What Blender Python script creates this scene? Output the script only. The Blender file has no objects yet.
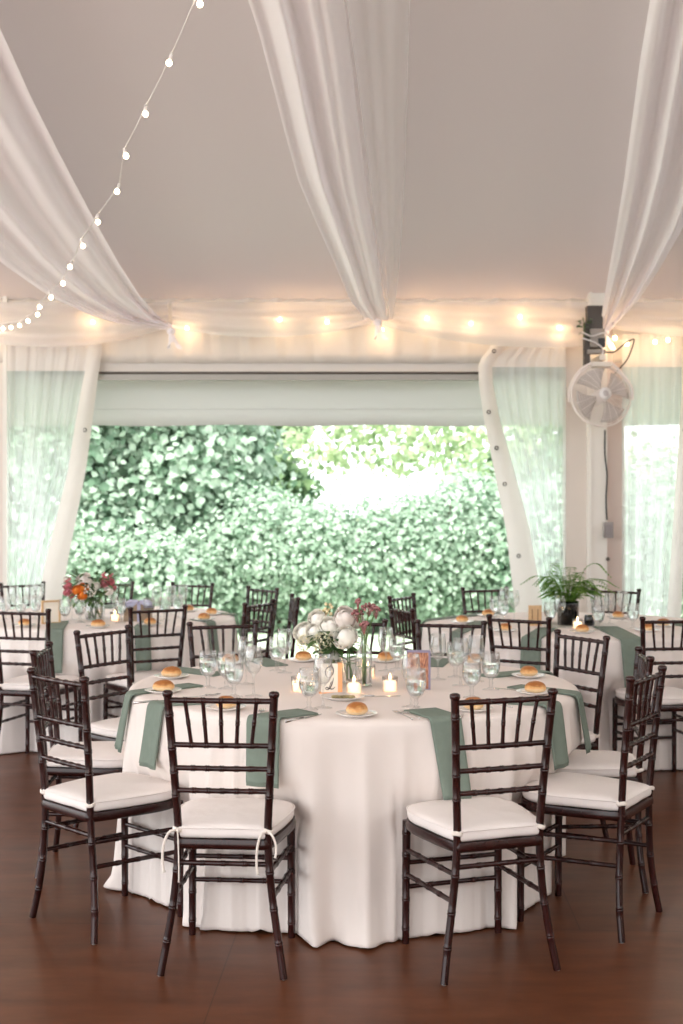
import bpy, math, random
import numpy as np
from math import sin, cos, pi, sqrt, atan2, radians
from mathutils import Vector, Matrix, noise

random.seed(7)
rng = np.random.default_rng(7)
SC = bpy.context.scene
COL = SC.collection

# ------------------------------------------------------------------ camera geometry
F, CH, HZ = 1268.0, 1.515, 505.0
TZ = 0.764                     # top of the table cloth

def at(u, v, Y):
    """a photo point at depth Y -> world"""
    return Vector(((u - 341.5) / F * Y, Y, CH - (v - HZ) / F * Y))

def on_table(u, v):
    Y = F * (CH - TZ) / (v - HZ)
    return Vector(((u - 341.5) / F * Y, Y, TZ))

# ------------------------------------------------------------------ materials
MATS = {}

def new_mat(name):
    m = bpy.data.materials.new(name)
    m.use_nodes = True
    nt = m.node_tree
    for n in list(nt.nodes):
        nt.nodes.remove(n)
    out = nt.nodes.new('ShaderNodeOutputMaterial')
    return m, nt, out

def pbr(name, col, rough=0.5, spec=0.5, noise_scale=0, noise_amt=0.0, bump=0.0, bump_scale=60, metal=0.0,
        coat=0.0, trans=0.0, sss=0.0, sheen=0.0, stretch=(1, 1, 1), col2=None, rough_var=0.0):
    if name in MATS:
        return MATS[name]
    m, nt, out = new_mat(name)
    b = nt.nodes.new('ShaderNodeBsdfPrincipled')
    b.inputs['Base Color'].default_value = (*col, 1)
    b.inputs['Roughness'].default_value = rough
    b.inputs['Metallic'].default_value = metal
    b.inputs['Specular IOR Level'].default_value = spec
    b.inputs['Coat Weight'].default_value = coat
    b.inputs['Coat Roughness'].default_value = 0.15
    b.inputs['Sheen Weight'].default_value = sheen
    tc = nt.nodes.new('ShaderNodeTexCoord')
    mp = nt.nodes.new('ShaderNodeMapping')
    mp.inputs['Scale'].default_value = stretch
    nt.links.new(tc.outputs['Object'], mp.inputs['Vector'])
    if noise_scale:
        n = nt.nodes.new('ShaderNodeTexNoise')
        n.inputs['Scale'].default_value = noise_scale
        n.inputs['Detail'].default_value = 4
        nt.links.new(mp.outputs['Vector'], n.inputs['Vector'])
        r = nt.nodes.new('ShaderNodeValToRGB')
        c2 = col2 or tuple(c * (1 - noise_amt) for c in col)
        r.color_ramp.elements[0].position = 0.3
        r.color_ramp.elements[1].position = 0.7
        r.color_ramp.elements[0].color = (*c2, 1)
        r.color_ramp.elements[1].color = (*col, 1)
        nt.links.new(n.outputs['Fac'], r.inputs['Fac'])
        nt.links.new(r.outputs['Color'], b.inputs['Base Color'])
        if rough_var:
            mr = nt.nodes.new('ShaderNodeMapRange')
            mr.inputs['To Min'].default_value = rough - rough_var
            mr.inputs['To Max'].default_value = rough + rough_var
            nt.links.new(n.outputs['Fac'], mr.inputs['Value'])
            nt.links.new(mr.outputs['Result'], b.inputs['Roughness'])
    if bump:
        n2 = nt.nodes.new('ShaderNodeTexNoise')
        n2.inputs['Scale'].default_value = bump_scale
        n2.inputs['Detail'].default_value = 3
        nt.links.new(mp.outputs['Vector'], n2.inputs['Vector'])
        bp = nt.nodes.new('ShaderNodeBump')
        bp.inputs['Strength'].default_value = bump
        bp.inputs['Distance'].default_value = 0.01
        nt.links.new(n2.outputs['Fac'], bp.inputs['Height'])
        nt.links.new(bp.outputs['Normal'], b.inputs['Normal'])
    sh = b.outputs[0]
    if trans:
        t = nt.nodes.new('ShaderNodeBsdfTranslucent')
        t.inputs['Color'].default_value = (*col, 1)
        mx = nt.nodes.new('ShaderNodeMixShader')
        mx.inputs[0].default_value = trans
        nt.links.new(sh, mx.inputs[1])
        nt.links.new(t.outputs[0], mx.inputs[2])
        sh = mx.outputs[0]
    nt.links.new(sh, out.inputs[0])
    MATS[name] = m
    return m

def sheer(name, col, alpha, trans=0.5, gloss=0.0, tint=(1, 1, 1), weave=0):
    """thin see-through sheet: transparent + diffuse/translucent (+ sheen of plastic)"""
    m, nt, out = new_mat(name)
    d = nt.nodes.new('ShaderNodeBsdfDiffuse'); d.inputs[0].default_value = (*col, 1)
    t = nt.nodes.new('ShaderNodeBsdfTranslucent'); t.inputs[0].default_value = (*col, 1)
    m1 = nt.nodes.new('ShaderNodeMixShader'); m1.inputs[0].default_value = trans
    nt.links.new(d.outputs[0], m1.inputs[1]); nt.links.new(t.outputs[0], m1.inputs[2])
    tr = nt.nodes.new('ShaderNodeBsdfTransparent'); tr.inputs[0].default_value = (*tint, 1)
    m2 = nt.nodes.new('ShaderNodeMixShader'); m2.inputs[0].default_value = alpha
    if weave:
        tc = nt.nodes.new('ShaderNodeTexCoord')
        mp = nt.nodes.new('ShaderNodeMapping'); mp.inputs['Scale'].default_value = (weave, weave, weave * .04)
        nz = nt.nodes.new('ShaderNodeTexNoise'); nz.inputs['Scale'].default_value = 1.0; nz.inputs['Detail'].default_value = 3
        mr = nt.nodes.new('ShaderNodeMapRange'); mr.inputs[1].default_value = .3; mr.inputs[2].default_value = .75
        mr.inputs[3].default_value = alpha * .7; mr.inputs[4].default_value = min(1, alpha * 1.35)
        nt.links.new(tc.outputs['Object'], mp.inputs[0]); nt.links.new(mp.outputs[0], nz.inputs['Vector'])
        nt.links.new(nz.outputs['Fac'], mr.inputs[0]); nt.links.new(mr.outputs[0], m2.inputs[0])
    nt.links.new(tr.outputs[0], m2.inputs[1]); nt.links.new(m1.outputs[0], m2.inputs[2])
    sh = m2.outputs[0]
    if gloss:
        g = nt.nodes.new('ShaderNodeBsdfGlossy'); g.inputs['Roughness'].default_value = .12
        lw = facing_weight(nt, .02, gloss, 3.0)
        m3 = nt.nodes.new('ShaderNodeMixShader')
        nt.links.new(lw.outputs[0], m3.inputs[0]); nt.links.new(sh, m3.inputs[1]); nt.links.new(g.outputs[0], m3.inputs[2])
        sh = m3.outputs[0]
    nt.links.new(sh, out.inputs[0])
    return m

def facing_weight(nt, lo, hi, power):
    lw = nt.nodes.new('ShaderNodeLayerWeight'); lw.inputs[0].default_value = .5
    pw = nt.nodes.new('ShaderNodeMath'); pw.operation = 'POWER'; pw.inputs[1].default_value = power
    ma = nt.nodes.new('ShaderNodeMath'); ma.operation = 'MULTIPLY_ADD'; ma.inputs[1].default_value = hi; ma.inputs[2].default_value = lo
    nt.links.new(lw.outputs['Facing'], pw.inputs[0]); nt.links.new(pw.outputs[0], ma.inputs[0])
    return ma

def thin_glass(name, tint=(.985, .988, .988), rough=0.02, edge=.8, solid_part=.07):
    m, nt, out = new_mat(name)
    tr = nt.nodes.new('ShaderNodeBsdfTransparent'); tr.inputs[0].default_value = (*tint, 1)
    g = nt.nodes.new('ShaderNodeBsdfGlossy'); g.inputs['Roughness'].default_value = rough
    fr = facing_weight(nt, .06, edge, 1.9)
    mx = nt.nodes.new('ShaderNodeMixShader')
    nt.links.new(fr.outputs[0], mx.inputs[0]); nt.links.new(tr.outputs[0], mx.inputs[1]); nt.links.new(g.outputs[0], mx.inputs[2])
    gl = nt.nodes.new('ShaderNodeBsdfGlass'); gl.inputs['IOR'].default_value = 1.45; gl.inputs['Roughness'].default_value = 0
    gl.inputs[0].default_value = (*tint, 1)
    m2 = nt.nodes.new('ShaderNodeMixShader'); m2.inputs[0].default_value = solid_part
    nt.links.new(mx.outputs[0], m2.inputs[1]); nt.links.new(gl.outputs[0], m2.inputs[2])
    nt.links.new(m2.outputs[0], out.inputs[0])
    return m

def emit(name, col, s):
    m, nt, out = new_mat(name)
    e = nt.nodes.new('ShaderNodeEmission'); e.inputs[0].default_value = (*col, 1); e.inputs[1].default_value = s
    nt.links.new(e.outputs[0], out.inputs[0])
    return m

def leaf_mat(name, c1, c2, trans=0.35, rough=.5):
    m, nt, out = new_mat(name)
    b = nt.nodes.new('ShaderNodeBsdfPrincipled'); b.inputs['Roughness'].default_value = rough; b.inputs['Specular IOR Level'].default_value = .15
    oi = nt.nodes.new('ShaderNodeTexCoord')
    n = nt.nodes.new('ShaderNodeTexNoise'); n.inputs['Scale'].default_value = 3.5; n.inputs['Detail'].default_value = 5
    r = nt.nodes.new('ShaderNodeValToRGB')
    r.color_ramp.elements[0].position = .32; r.color_ramp.elements[1].position = .68
    r.color_ramp.elements[0].color = (*c1, 1); r.color_ramp.elements[1].color = (*c2, 1)
    ge = nt.nodes.new('ShaderNodeNewGeometry')
    av = nt.nodes.new('ShaderNodeMath'); av.operation = 'MULTIPLY_ADD'; av.inputs[1].default_value = .42
    hf = nt.nodes.new('ShaderNodeMath'); hf.operation = 'MULTIPLY'; hf.inputs[1].default_value = .58
    nt.links.new(oi.outputs['Object'], n.inputs['Vector']); nt.links.new(n.outputs['Fac'], hf.inputs[0])
    nt.links.new(ge.outputs['Random Per Island'], av.inputs[0]); nt.links.new(hf.outputs[0], av.inputs[2]); nt.links.new(av.outputs[0], r.inputs['Fac'])
    nt.links.new(r.outputs[0], b.inputs['Base Color'])
    t = nt.nodes.new('ShaderNodeBsdfTranslucent'); nt.links.new(r.outputs[0], t.inputs[0])
    mx = nt.nodes.new('ShaderNodeMixShader'); mx.inputs[0].default_value = trans
    nt.links.new(b.outputs[0], mx.inputs[1]); nt.links.new(t.outputs[0], mx.inputs[2])
    nt.links.new(mx.outputs[0], out.inputs[0])
    return m

def floor_mat():
    m, nt, out = new_mat('stained_floor')
    b = nt.nodes.new('ShaderNodeBsdfPrincipled')
    tc = nt.nodes.new('ShaderNodeTexCoord')
    mp = nt.nodes.new('ShaderNodeMapping'); mp.inputs['Scale'].default_value = (1.2, 4.5, 1)
    n = nt.nodes.new('ShaderNodeTexNoise'); n.inputs['Scale'].default_value = 2.2; n.inputs['Detail'].default_value = 8; n.inputs['Roughness'].default_value = .65
    r = nt.nodes.new('ShaderNodeValToRGB')
    r.color_ramp.elements[0].position = .3; r.color_ramp.elements[1].position = .72
    r.color_ramp.elements[0].color = (.078, .024, .0095, 1); r.color_ramp.elements[1].color = (.155, .052, .022, 1)
    nt.links.new(tc.outputs['Object'], mp.inputs[0]); nt.links.new(mp.outputs[0], n.inputs['Vector']); nt.links.new(n.outputs['Fac'], r.inputs[0])
    # plywood sheet joints
    br = nt.nodes.new('ShaderNodeTexBrick')
    br.inputs['Color1'].default_value = (1, 1, 1, 1); br.inputs['Color2'].default_value = (.90, .9, .9, 1); br.inputs['Mortar'].default_value = (.45, .45, .45, 1)
    br.inputs['Scale'].default_value = 1.0; br.inputs['Mortar Size'].default_value = .0025; br.inputs['Brick Width'].default_value = 2.44; br.inputs['Row Height'].default_value = 1.22
    mp2 = nt.nodes.new('ShaderNodeMapping'); mp2.inputs['Location'].default_value = (.55, .33, 0); mp2.inputs['Rotation'].default_value = (0, 0, .04)
    nt.links.new(tc.outputs['Object'], mp2.inputs[0]); nt.links.new(mp2.outputs[0], br.inputs['Vector'])
    mul = nt.nodes.new('ShaderNodeMixRGB'); mul.blend_type = 'MULTIPLY'; mul.inputs[0].default_value = .8
    nt.links.new(r.outputs[0], mul.inputs[1]); nt.links.new(br.outputs['Color'], mul.inputs[2])
    nt.links.new(mul.outputs[0], b.inputs['Base Color'])
    n2 = nt.nodes.new('ShaderNodeTexNoise'); n2.inputs['Scale'].default_value = 3; n2.inputs['Detail'].default_value = 6
    nt.links.new(tc.outputs['Object'], n2.inputs['Vector'])
    mr = nt.nodes.new('ShaderNodeMapRange'); mr.inputs[3].default_value = .24; mr.inputs[4].default_value = .44
    nt.links.new(n2.outputs['Fac'], mr.inputs[0]); nt.links.new(mr.outputs[0], b.inputs['Roughness'])
    b.inputs['Specular IOR Level'].default_value = .22
    bp = nt.nodes.new('ShaderNodeBump'); bp.inputs['Strength'].default_value = .06; bp.inputs['Distance'].default_value = .01
    nt.links.new(n2.outputs['Fac'], bp.inputs['Height']); nt.links.new(bp.outputs[0], b.inputs['Normal'])
    nt.links.new(b.outputs[0], out.inputs[0])
    return m

WOOD = pbr('mahogany_wood', (.034, .0075, .0062), .22, .42, noise_scale=9, noise_amt=.5, coat=.0, stretch=(1, 1, .25))
CUSHION = pbr('cream_cushion', (.86, .79, .755), .85, .2, noise_scale=9, noise_amt=.04, bump=.25, bump_scale=18)
TIE = pbr('tie_ribbon', (.85, .77, .70), .8, .2)
METALPIN = pbr('glide_metal', (.7, .68, .66), .4, metal=.6)
CLOTH = pbr('ivory_cloth', (.85, .765, .715), .9, .15, noise_scale=5, noise_amt=.03, bump=.06, bump_scale=9)
CLOTHB = pbr('ivory_cloth_b', (.85, .78, .74), .9, .15)
TABLEWOOD = pbr('plywood', (.5, .36, .22), .6)
SAGE = pbr('sage_napkin', (.215, .262, .218), .9, .15, noise_scale=30, noise_amt=.1, bump=.1, bump_scale=200)
CERAMIC = pbr('white_ceramic', (.86, .82, .79), .2, .5)
CRUST = None
STEEL = pbr('cutlery_steel', (.62, .60, .58), .18, metal=1.0)
GLASS = thin_glass('clear_glass')
GLASS2 = thin_glass('votive_glass', tint=(.97, .96, .95), solid_part=.1)
SMOKE = thin_glass('smoked_glass', tint=(.10, .07, .06))
BLUEG = thin_glass('blue_glass', tint=(.12, .14, .22))

def water_mat():
    m, nt, out = new_mat('water')
    g = nt.nodes.new('ShaderNodeBsdfGlass'); g.inputs['IOR'].default_value = 1.33; g.inputs['Roughness'].default_value = 0
    g.inputs[0].default_value = (.98, .99, .99, 1)
    nt.links.new(g.outputs[0], out.inputs[0])
    return m
WATER = water_mat()
WAX = pbr('candle_wax', (.98, .90, .82), .5, trans=.5)
FLAME = emit('candle_flame', (1, .62, .25), 14)
BULB = emit('warm_bulb', (1, .80, .55), 9)
EBULB = emit('fairy_bulb', (1, .66, .32), 16)
SOCKET = pbr('bulb_socket', (.75, .7, .68), .4)
CORDM = pbr('white_cord', (.72, .68, .66), .5)
BLACK = pbr('black_plastic', (.02, .02, .02), .45)
DARKST = pbr('dark_steel', (.09, .075, .065), .5, metal=.3)
CREAMW = pbr('white_vinyl_fabric', (.80, .75, .71), .6, .3, noise_scale=3, noise_amt=.04, trans=.22)
COLUMN = pbr('white_painted_metal', (.80, .76, .70), .4, .4)
RAILM = pbr('rail_aluminium', (.34, .32, .29), .45, metal=.35)
FANW = pbr('fan_wire', (.80, .72, .68), .5)
CEIL = pbr('tent_lining', (.645, .585, .58), .9, .1, trans=.02)
VALANCE = pbr('pleated_valance', (.82, .76, .70), .9, .1, trans=.25)
FLAP = pbr('outer_flap', (.78, .79, .765), .8, .1, trans=.25)
SHEER = sheer('sheer_voile', (.97, .925, .945), .88, .15)
SHEERW = sheer('sheer_swag_voile', (.92, .87, .85), .62, .5)
SHEERL = sheer('sheer_light_voile', (.90, .87, .87), .30, .5)
VINYL = sheer('clear_vinyl', (.92, .95, .94), .60, .6, gloss=.2, tint=(.965, .985, .98), weave=4)
FLOORM = floor_mat()
LAWN = pbr('lawn_grass', (.42, .52, .38), .9, .1, noise_scale=14, noise_amt=.3, bump=.6, bump_scale=60)

def crust_mat():
    m, nt, out = new_mat('bread_crust')
    b = nt.nodes.new('ShaderNodeBsdfPrincipled'); b.inputs['Roughness'].default_value = .45
    tc = nt.nodes.new('ShaderNodeTexCoord')
    sx = nt.nodes.new('ShaderNodeSeparateXYZ'); nt.links.new(tc.outputs['Generated'], sx.inputs[0])
    n = nt.nodes.new('ShaderNodeTexNoise'); n.inputs['Scale'].default_value = 4
    nt.links.new(tc.outputs['Generated'], n.inputs['Vector'])
    ad = nt.nodes.new('ShaderNodeMath'); ad.operation = 'MULTIPLY_ADD'; ad.inputs[1].default_value = .5
    nt.links.new(n.outputs['Fac'], ad.inputs[0]); nt.links.new(sx.outputs[2], ad.inputs[2])
    r = nt.nodes.new('ShaderNodeValToRGB')
    e = r.color_ramp.elements
    e[0].position = .45; e[0].color = (.88, .68, .42, 1)
    e[1].position = 1.0; e[1].color = (.40, .14, .03, 1)
    k = r.color_ramp.elements.new(.75); k.color = (.76, .40, .14, 1)
    nt.links.new(ad.outputs[0], r.inputs[0]); nt.links.new(r.outputs[0], b.inputs['Base Color'])
    nt.links.new(b.outputs[0], out.inputs[0])
    return m
CRUST = crust_mat()

# ------------------------------------------------------------------ mesh builder
class MB:
    def __init__(self):
        self.v = []; self.f = []
    def add(self, verts, faces):
        o = len(self.v)
        self.v += [tuple(p) for p in verts]
        self.f += [tuple(i + o for i in fc) for fc in faces]
        return self
    def box(self, c, s, rot=None):
        c = Vector(c); hx, hy, hz = s[0] / 2, s[1] / 2, s[2] / 2
        vs = [Vector((x, y, z)) for x in (-hx, hx) for y in (-hy, hy) for z in (-hz, hz)]
        if rot is not None:
            vs = [rot @ p for p in vs]
        return self.add([c + p for p in vs], [(0, 1, 3, 2), (4, 6, 7, 5), (0, 4, 5, 1), (2, 3, 7, 6), (0, 2, 6, 4), (1, 5, 7, 3)])
    def tube(self, path, rad, n=8, caps=True, flat=None):
        path = [Vector(p) for p in path]; m = len(path)
        if not hasattr(rad, '__len__'): rad = [rad] * m
        T = []
        for i in range(m):
            a = path[max(0, i - 1)]; b = path[min(m - 1, i + 1)]
            d = b - a
            T.append(d.normalized() if d.length > 1e-9 else Vector((0, 0, 1)))
        ref = Vector((0, 0, 1)) if abs(T[0].z) < .9 else Vector((1, 0, 0))
        N = (ref - T[0] * ref.dot(T[0])).normalized()
        vs = []; fs = []
        for i in range(m):
            N = (N - T[i] * N.dot(T[i])).normalized()
            B = T[i].cross(N)
            for k in range(n):
                a = 2 * pi * k / n
                if flat: vs.append(path[i] + N * (cos(a) * rad[i]) + B * (sin(a) * rad[i] * flat))
                else: vs.append(path[i] + (N * cos(a) + B * sin(a)) * rad[i])
        for i in range(m - 1):
            for k in range(n):
                a = i * n + k; b = i * n + (k + 1) % n
                fs.append((a, b, b + n, a + n))
        if caps:
            fs.append(tuple(range(n))[::-1]); fs.append(tuple(range((m - 1) * n, m * n)))
        return self.add(vs, fs)
    def lathe(self, prof, n=24, c=(0, 0, 0), rfun=None):
        c = Vector(c); vs = []; fs = []; m = len(prof)
        for (r, z) in prof:
            for k in range(n):
                a = 2 * pi * k / n
                rr = max(r, 1e-5)
                if rfun: rr *= rfun(a, z)
                vs.append(c + Vector((rr * cos(a), rr * sin(a), z)))
        for i in range(m - 1):
            for k in range(n):
                a = i * n + k; b = i * n + (k + 1) % n
                fs.append((a, b, b + n, a + n))
        return self.add(vs, fs)
    def grid(self, P, nu, nv, closed=False):
        """P(i, j) -> point"""
        vs = [P(i, j) for i in range(nu) for j in range(nv)]
        fs = []
        for i in range(nu - 1):
            for j in range(nv - 1 + (1 if closed else 0)):
                j2 = (j + 1) % nv
                fs.append((i * nv + j, i * nv + j2, (i + 1) * nv + j2, (i + 1) * nv + j))
        return self.add(vs, fs)
    def ball(self, c, r, n=10, m=6, sq=(1, 1, 1)):
        pr = []
        c = Vector(c); vs = []; fs = []
        for i in range(m + 1):
            t = pi * i / m
            for k in range(n):
                a = 2 * pi * k / n
                vs.append(c + Vector((r * sq[0] * max(sin(t), 1e-4) * cos(a), r * sq[1] * max(sin(t), 1e-4) * sin(a), -r * sq[2] * cos(t))))
        for i in range(m):
            for k in range(n):
                a = i * n + k; b = i * n + (k + 1) % n
                fs.append((a, b, b + n, a + n))
        return self.add(vs, fs)
    def mesh(self, name, mat, smooth=True, angle=None):
        me = bpy.data.meshes.new(name)
        me.from_pydata(self.v, [], self.f)
        me.materials.append(mat)
        if smooth:
            me.polygons.foreach_set('use_smooth', [True] * len(me.polygons))
            if angle is not None:
                me.set_sharp_from_angle(angle=radians(angle))
        me.update()
        return me
    def build(self, name, mat, parent=None, smooth=True, angle=None, loc=None):
        o = bpy.data.objects.new(name, self.mesh(name, mat, smooth, angle))
        COL.objects.link(o)
        if parent is not None: o.parent = parent
        if loc is not None: o.location = loc
        return o

def solid(o, t, off=0.0):
    md = o.modifiers.new('thickness', 'SOLIDIFY'); md.thickness = t; md.offset = off
    return o

def tag(o, label, cat, group=None, kind=None):
    o['label'] = label; o['category'] = cat
    if group: o['group'] = group
    if kind: o['kind'] = kind
    return o

def struct(o):
    o['kind'] = 'structure'
    return o

def empty(name, loc=(0, 0, 0), rz=0.0):
    o = bpy.data.objects.new(name, None)
    o.empty_display_size = .05
    o.location = loc; o.rotation_euler = (0, 0, rz)
    COL.objects.link(o)
    return o

def copy_tree(o, parent=None):
    c = o.copy(); COL.objects.link(c)
    if parent is not None: c.parent = parent
    for ch in list(o.children):
        copy_tree(ch, c)
    return c

def spline(pts, n):
    """Catmull-Rom through pts"""
    P = [Vector(p) for p in pts]
    P = [P[0] * 2 - P[1]] + P + [P[-1] * 2 - P[-2]]
    out = []; seg = len(P) - 3
    for k in range(n):
        t = k / (n - 1) * seg; i = min(int(t), seg - 1); u = t - i
        a, b, c, d = P[i:i + 4]
        out.append(.5 * ((2 * b) + (c - a) * u + (2 * a - 5 * b + 4 * c - d) * u * u + (3 * b - a - 3 * c + d) * u ** 3))
    return out

def bamboo(path_pts, r0, r1, rings, n=10, samples=14, knob=1.22, gap=.006):
    """turned bamboo-look rod: slow taper with pairs of raised rings at arc fractions"""
    base = spline(path_pts, 60)
    L = [0]
    for i in range(1, 60): L.append(L[-1] + (base[i] - base[i - 1]).length)
    tot = L[-1]
    def pos(s):
        s = min(max(s, 0), tot)
        for i in range(1, 60):
            if L[i] >= s - 1e-9:
                u = (s - L[i - 1]) / max(L[i] - L[i - 1], 1e-9)
                return base[i - 1].lerp(base[i], u)
        return base[-1]
    ss = [(tot * i / samples, 1.0) for i in range(samples + 1)]
    for fr in rings:
        s = fr * tot
        ss += [(s - gap * 2.0, 1.0), (s - gap * 1.3, knob), (s - gap * .5, knob), (s, .98), (s + gap * .5, knob), (s + gap * 1.3, knob), (s + gap * 2.0, 1.0)]
        ss = [q for q in ss if not (abs(q[0] - s) < gap * 1.9 and q[1] == 1.0)] 
    ss = sorted(q for q in ss if -1e-6 <= q[0] <= tot + 1e-6)
    path = []; rad = []; last = -1
    for s, k in ss:
        if s - last < 5e-4: continue
        last = s
        path.append(pos(s)); rad.append((r0 + (r1 - r0) * s / tot) * k)
    return MB().tube(path, rad, n)

# ------------------------------------------------------------------ tables
TABLES = {'M': (0.05, 5.34), 'L': (-1.66, 8.57), 'R': (1.45, 7.98)}
RT = .93
CHAIRS = {
 'F1': ('M', -.382, 4.085, -.085), 'F2': ('M', .507, 4.085, .325), 'L1': ('M', -.980, 4.530, -.79), 'R1': ('M', 1.060, 4.566, 1.005),
 'L2': ('M', -1.223, 5.347, -1.526), 'L3': ('M', -1.120, 6.112, -2.169), 'B1': ('M', -.594, 6.446, -2.823), 'B2': ('M', .050, 6.595, 2.985),
 'B3': ('M', .554, 6.496, 2.914), 'R3': ('M', 1.081, 5.879, 2.093), 'R2': ('M', 1.188, 5.150, 1.469),
 'A1': ('L', -1.833, 7.330, -.241), 'A2': ('L', -1.099, 7.493, .531), 'A3': ('L', -2.430, 9.721, -2.495), 'A4': ('L', -1.802, 9.869, 2.898),
 'A5': ('L', -1.161, 9.707, 2.761), 'E1': ('L', -.605, 9.198, 2.290), 'E2': ('L', -.545, 7.875, 1.104), 'E3': ('L', -.346, 8.326, 1.721),
 'C1': ('R', .972, 6.840, -.532), 'C2': ('R', 1.765, 6.805, .137), 'C3': ('R', 1.941, 9.043, 2.562), 'C4': ('R', 1.050, 9.155, -2.826),
 'D1': ('R', .436, 8.411, -2.101), 'D2': ('R', .389, 7.449, -1.233),
}

def table(key, mat, label, clabel, seed):
    cx, cy = TABLES[key]
    t = tag(empty('round_table', (cx, cy, 0)), label, 'table', 'round dining tables')
    MB().lathe([(0, .735), (.915, .735), (.918, .742), (.915, .755), (0, .755)], 64).build('tabletop', TABLEWOOD, t, angle=40)
    for k in range(4):
        a = pi / 4 + k * pi / 2
        MB().tube([(cos(a) * .45, sin(a) * .45, 0), (cos(a) * .45, sin(a) * .45, .735)], .018, 10).build('leg', DARKST, t)
    rs = np.random.default_rng(seed)
    NT = 480
    th = np.arange(NT) / NT * 2 * pi
    Ff = np.zeros(NT)
    for k in (7, 11, 16, 20, 25, 30):
        Ff += rs.uniform(.5, 1) * np.sin(k * th + rs.uniform(0, 6.28)) / (1 + k * .05)
    Ff /= np.abs(Ff).max()
    ph2 = th * 44 + 2.2 * np.sin(th * 4 + seed) + 1.5 * np.sin(th * 9 + 2 * seed)
    mod = .75 + .25 * np.sin(th * 11 + seed * 1.7)
    Fs = (1 - 2 * np.abs(np.sin(ph2 / 2)) ** .75) * mod          # crisp ridges, round valleys
    Ff = .55 * Ff + .60 * Fs
    F2 = np.zeros(NT)
    for k in (29, 37, 53, 61):
        F2 += np.sin(k * th + rs.uniform(0, 6.28) + .8 * np.sin(3 * th + k)) * .33
    # seats lean into the skirt
    lim = np.full(NT, 9.0)
    for (tb, x, y, a) in CHAIRS.values():
        if tb != key: continue
        for i in range(NT):
            for r in np.arange(.80, 1.10, .008):
                px, py = cx + r * cos(th[i]) - x, cy + r * sin(th[i]) - y
                lx, ly = px * cos(a) + py * sin(a), -px * sin(a) + py * cos(a)
                if abs(lx) < .20 and -.05 < ly < .418:
                    lim[i] = min(lim[i], r - .012); break
    ls = lim.copy()
    for s in range(-7, 8):
        ls = np.minimum(ls, np.roll(lim, s) + abs(s) * .018)
    prof = [(0.001, 0), (.30, 0), (.60, 0), (.80, 0), (.895, -.0005), (.917, -.003), (.930, -.010), (.936, -.022)]
    zs = [-.05, -.09, -.14, -.19, -.24, -.30, -.36, -.42, -.48, -.54, -.60, -.66, -.71, -.745, -.7585]
    vs = []
    for (r, z) in prof:
        for i in range(NT):
            vs.append((cx + r * cos(th[i]), cy + r * sin(th[i]), TZ + z))
    for z in zs:
        t_ = (-z - .02) / .74
        for i in range(NT):
            amp = .046 * t_ ** .55
            r = .937 + .060 * t_ + amp * Ff[i] + .017 * t_ * F2[i]
            if z < -.70: r += (.030 * (Ff[i] + .7) + .016 * F2[i]) * max(0, (-z - .70) / .06)
            w = min(1, max(0, (-z - .20) / .14))
            if ls[i] < 2: r = r * (1 - w) + min(r, ls[i] + (.035 if z < -.38 else 0) + (.014 * Ff[i] - .010)) * w
            zz = TZ + z
            if z < -.72: zz += .018 * max(0, Ff[i])
            vs.append((cx + r * cos(th[i]), cy + r * sin(th[i]), max(zz, .004)))
    m = len(prof) + len(zs); fs = []
    for i in range(m - 1):
        for k in range(NT):
            a, b = i * NT + k, i * NT + (k + 1) % NT
            fs.append((a, b, b + NT, a + NT))
    o = MB().add(vs, fs).build('tablecloth', mat)
    md = o.modifiers.new('thickness', 'SOLIDIFY'); md.thickness = .002; md.offset = -1
    tag(o, clabel, 'tablecloth')

table('M', CLOTH, 'round table under the ivory cloth at the front, set for dinner', 'floor-length ivory cloth on the large round table at the front', 3)
table('L', CLOTHB, 'round table under the cloth with the pink and orange bouquet', 'floor-length ivory cloth on the table with the pink and orange bouquet', 5)
table('R', CLOTHB, 'round table under the cloth with the green fern', 'floor-length ivory cloth on the table with the green fern', 9)

# ------------------------------------------------------------------ chiavari chairs
OUT = [(0, -.012), (.115, -.012), (.150, -.004), (.170, .06), (.183, .14), (.194, .22), (.196, .29), (.176, .352), (.115, .392), (0, .408)]
half = [(p.x, p.y) for p in spline([(x, y, 0) for x, y in OUT], 28)]
OUTLINE = half + [(-x, y) for x, y in half[-2:0:-1]]

def slab(layers, cx=0, cy=.2, bulge=None):
    n = len(OUTLINE); vs = []; fs = []
    for (s, z) in layers:
        for (x, y) in OUTLINE:
            vs.append((cx + (x - cx) * s, cy + (y - cy) * s, z + (bulge(x * s, cy + (y - cy) * s) if bulge else 0)))
    for i in range(len(layers) - 1):
        for k in range(n):
            a, b = i * n + k, i * n + (k + 1) % n
            fs.append((a, b, b + n, a + n))
    return MB().add(vs, fs)

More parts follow.
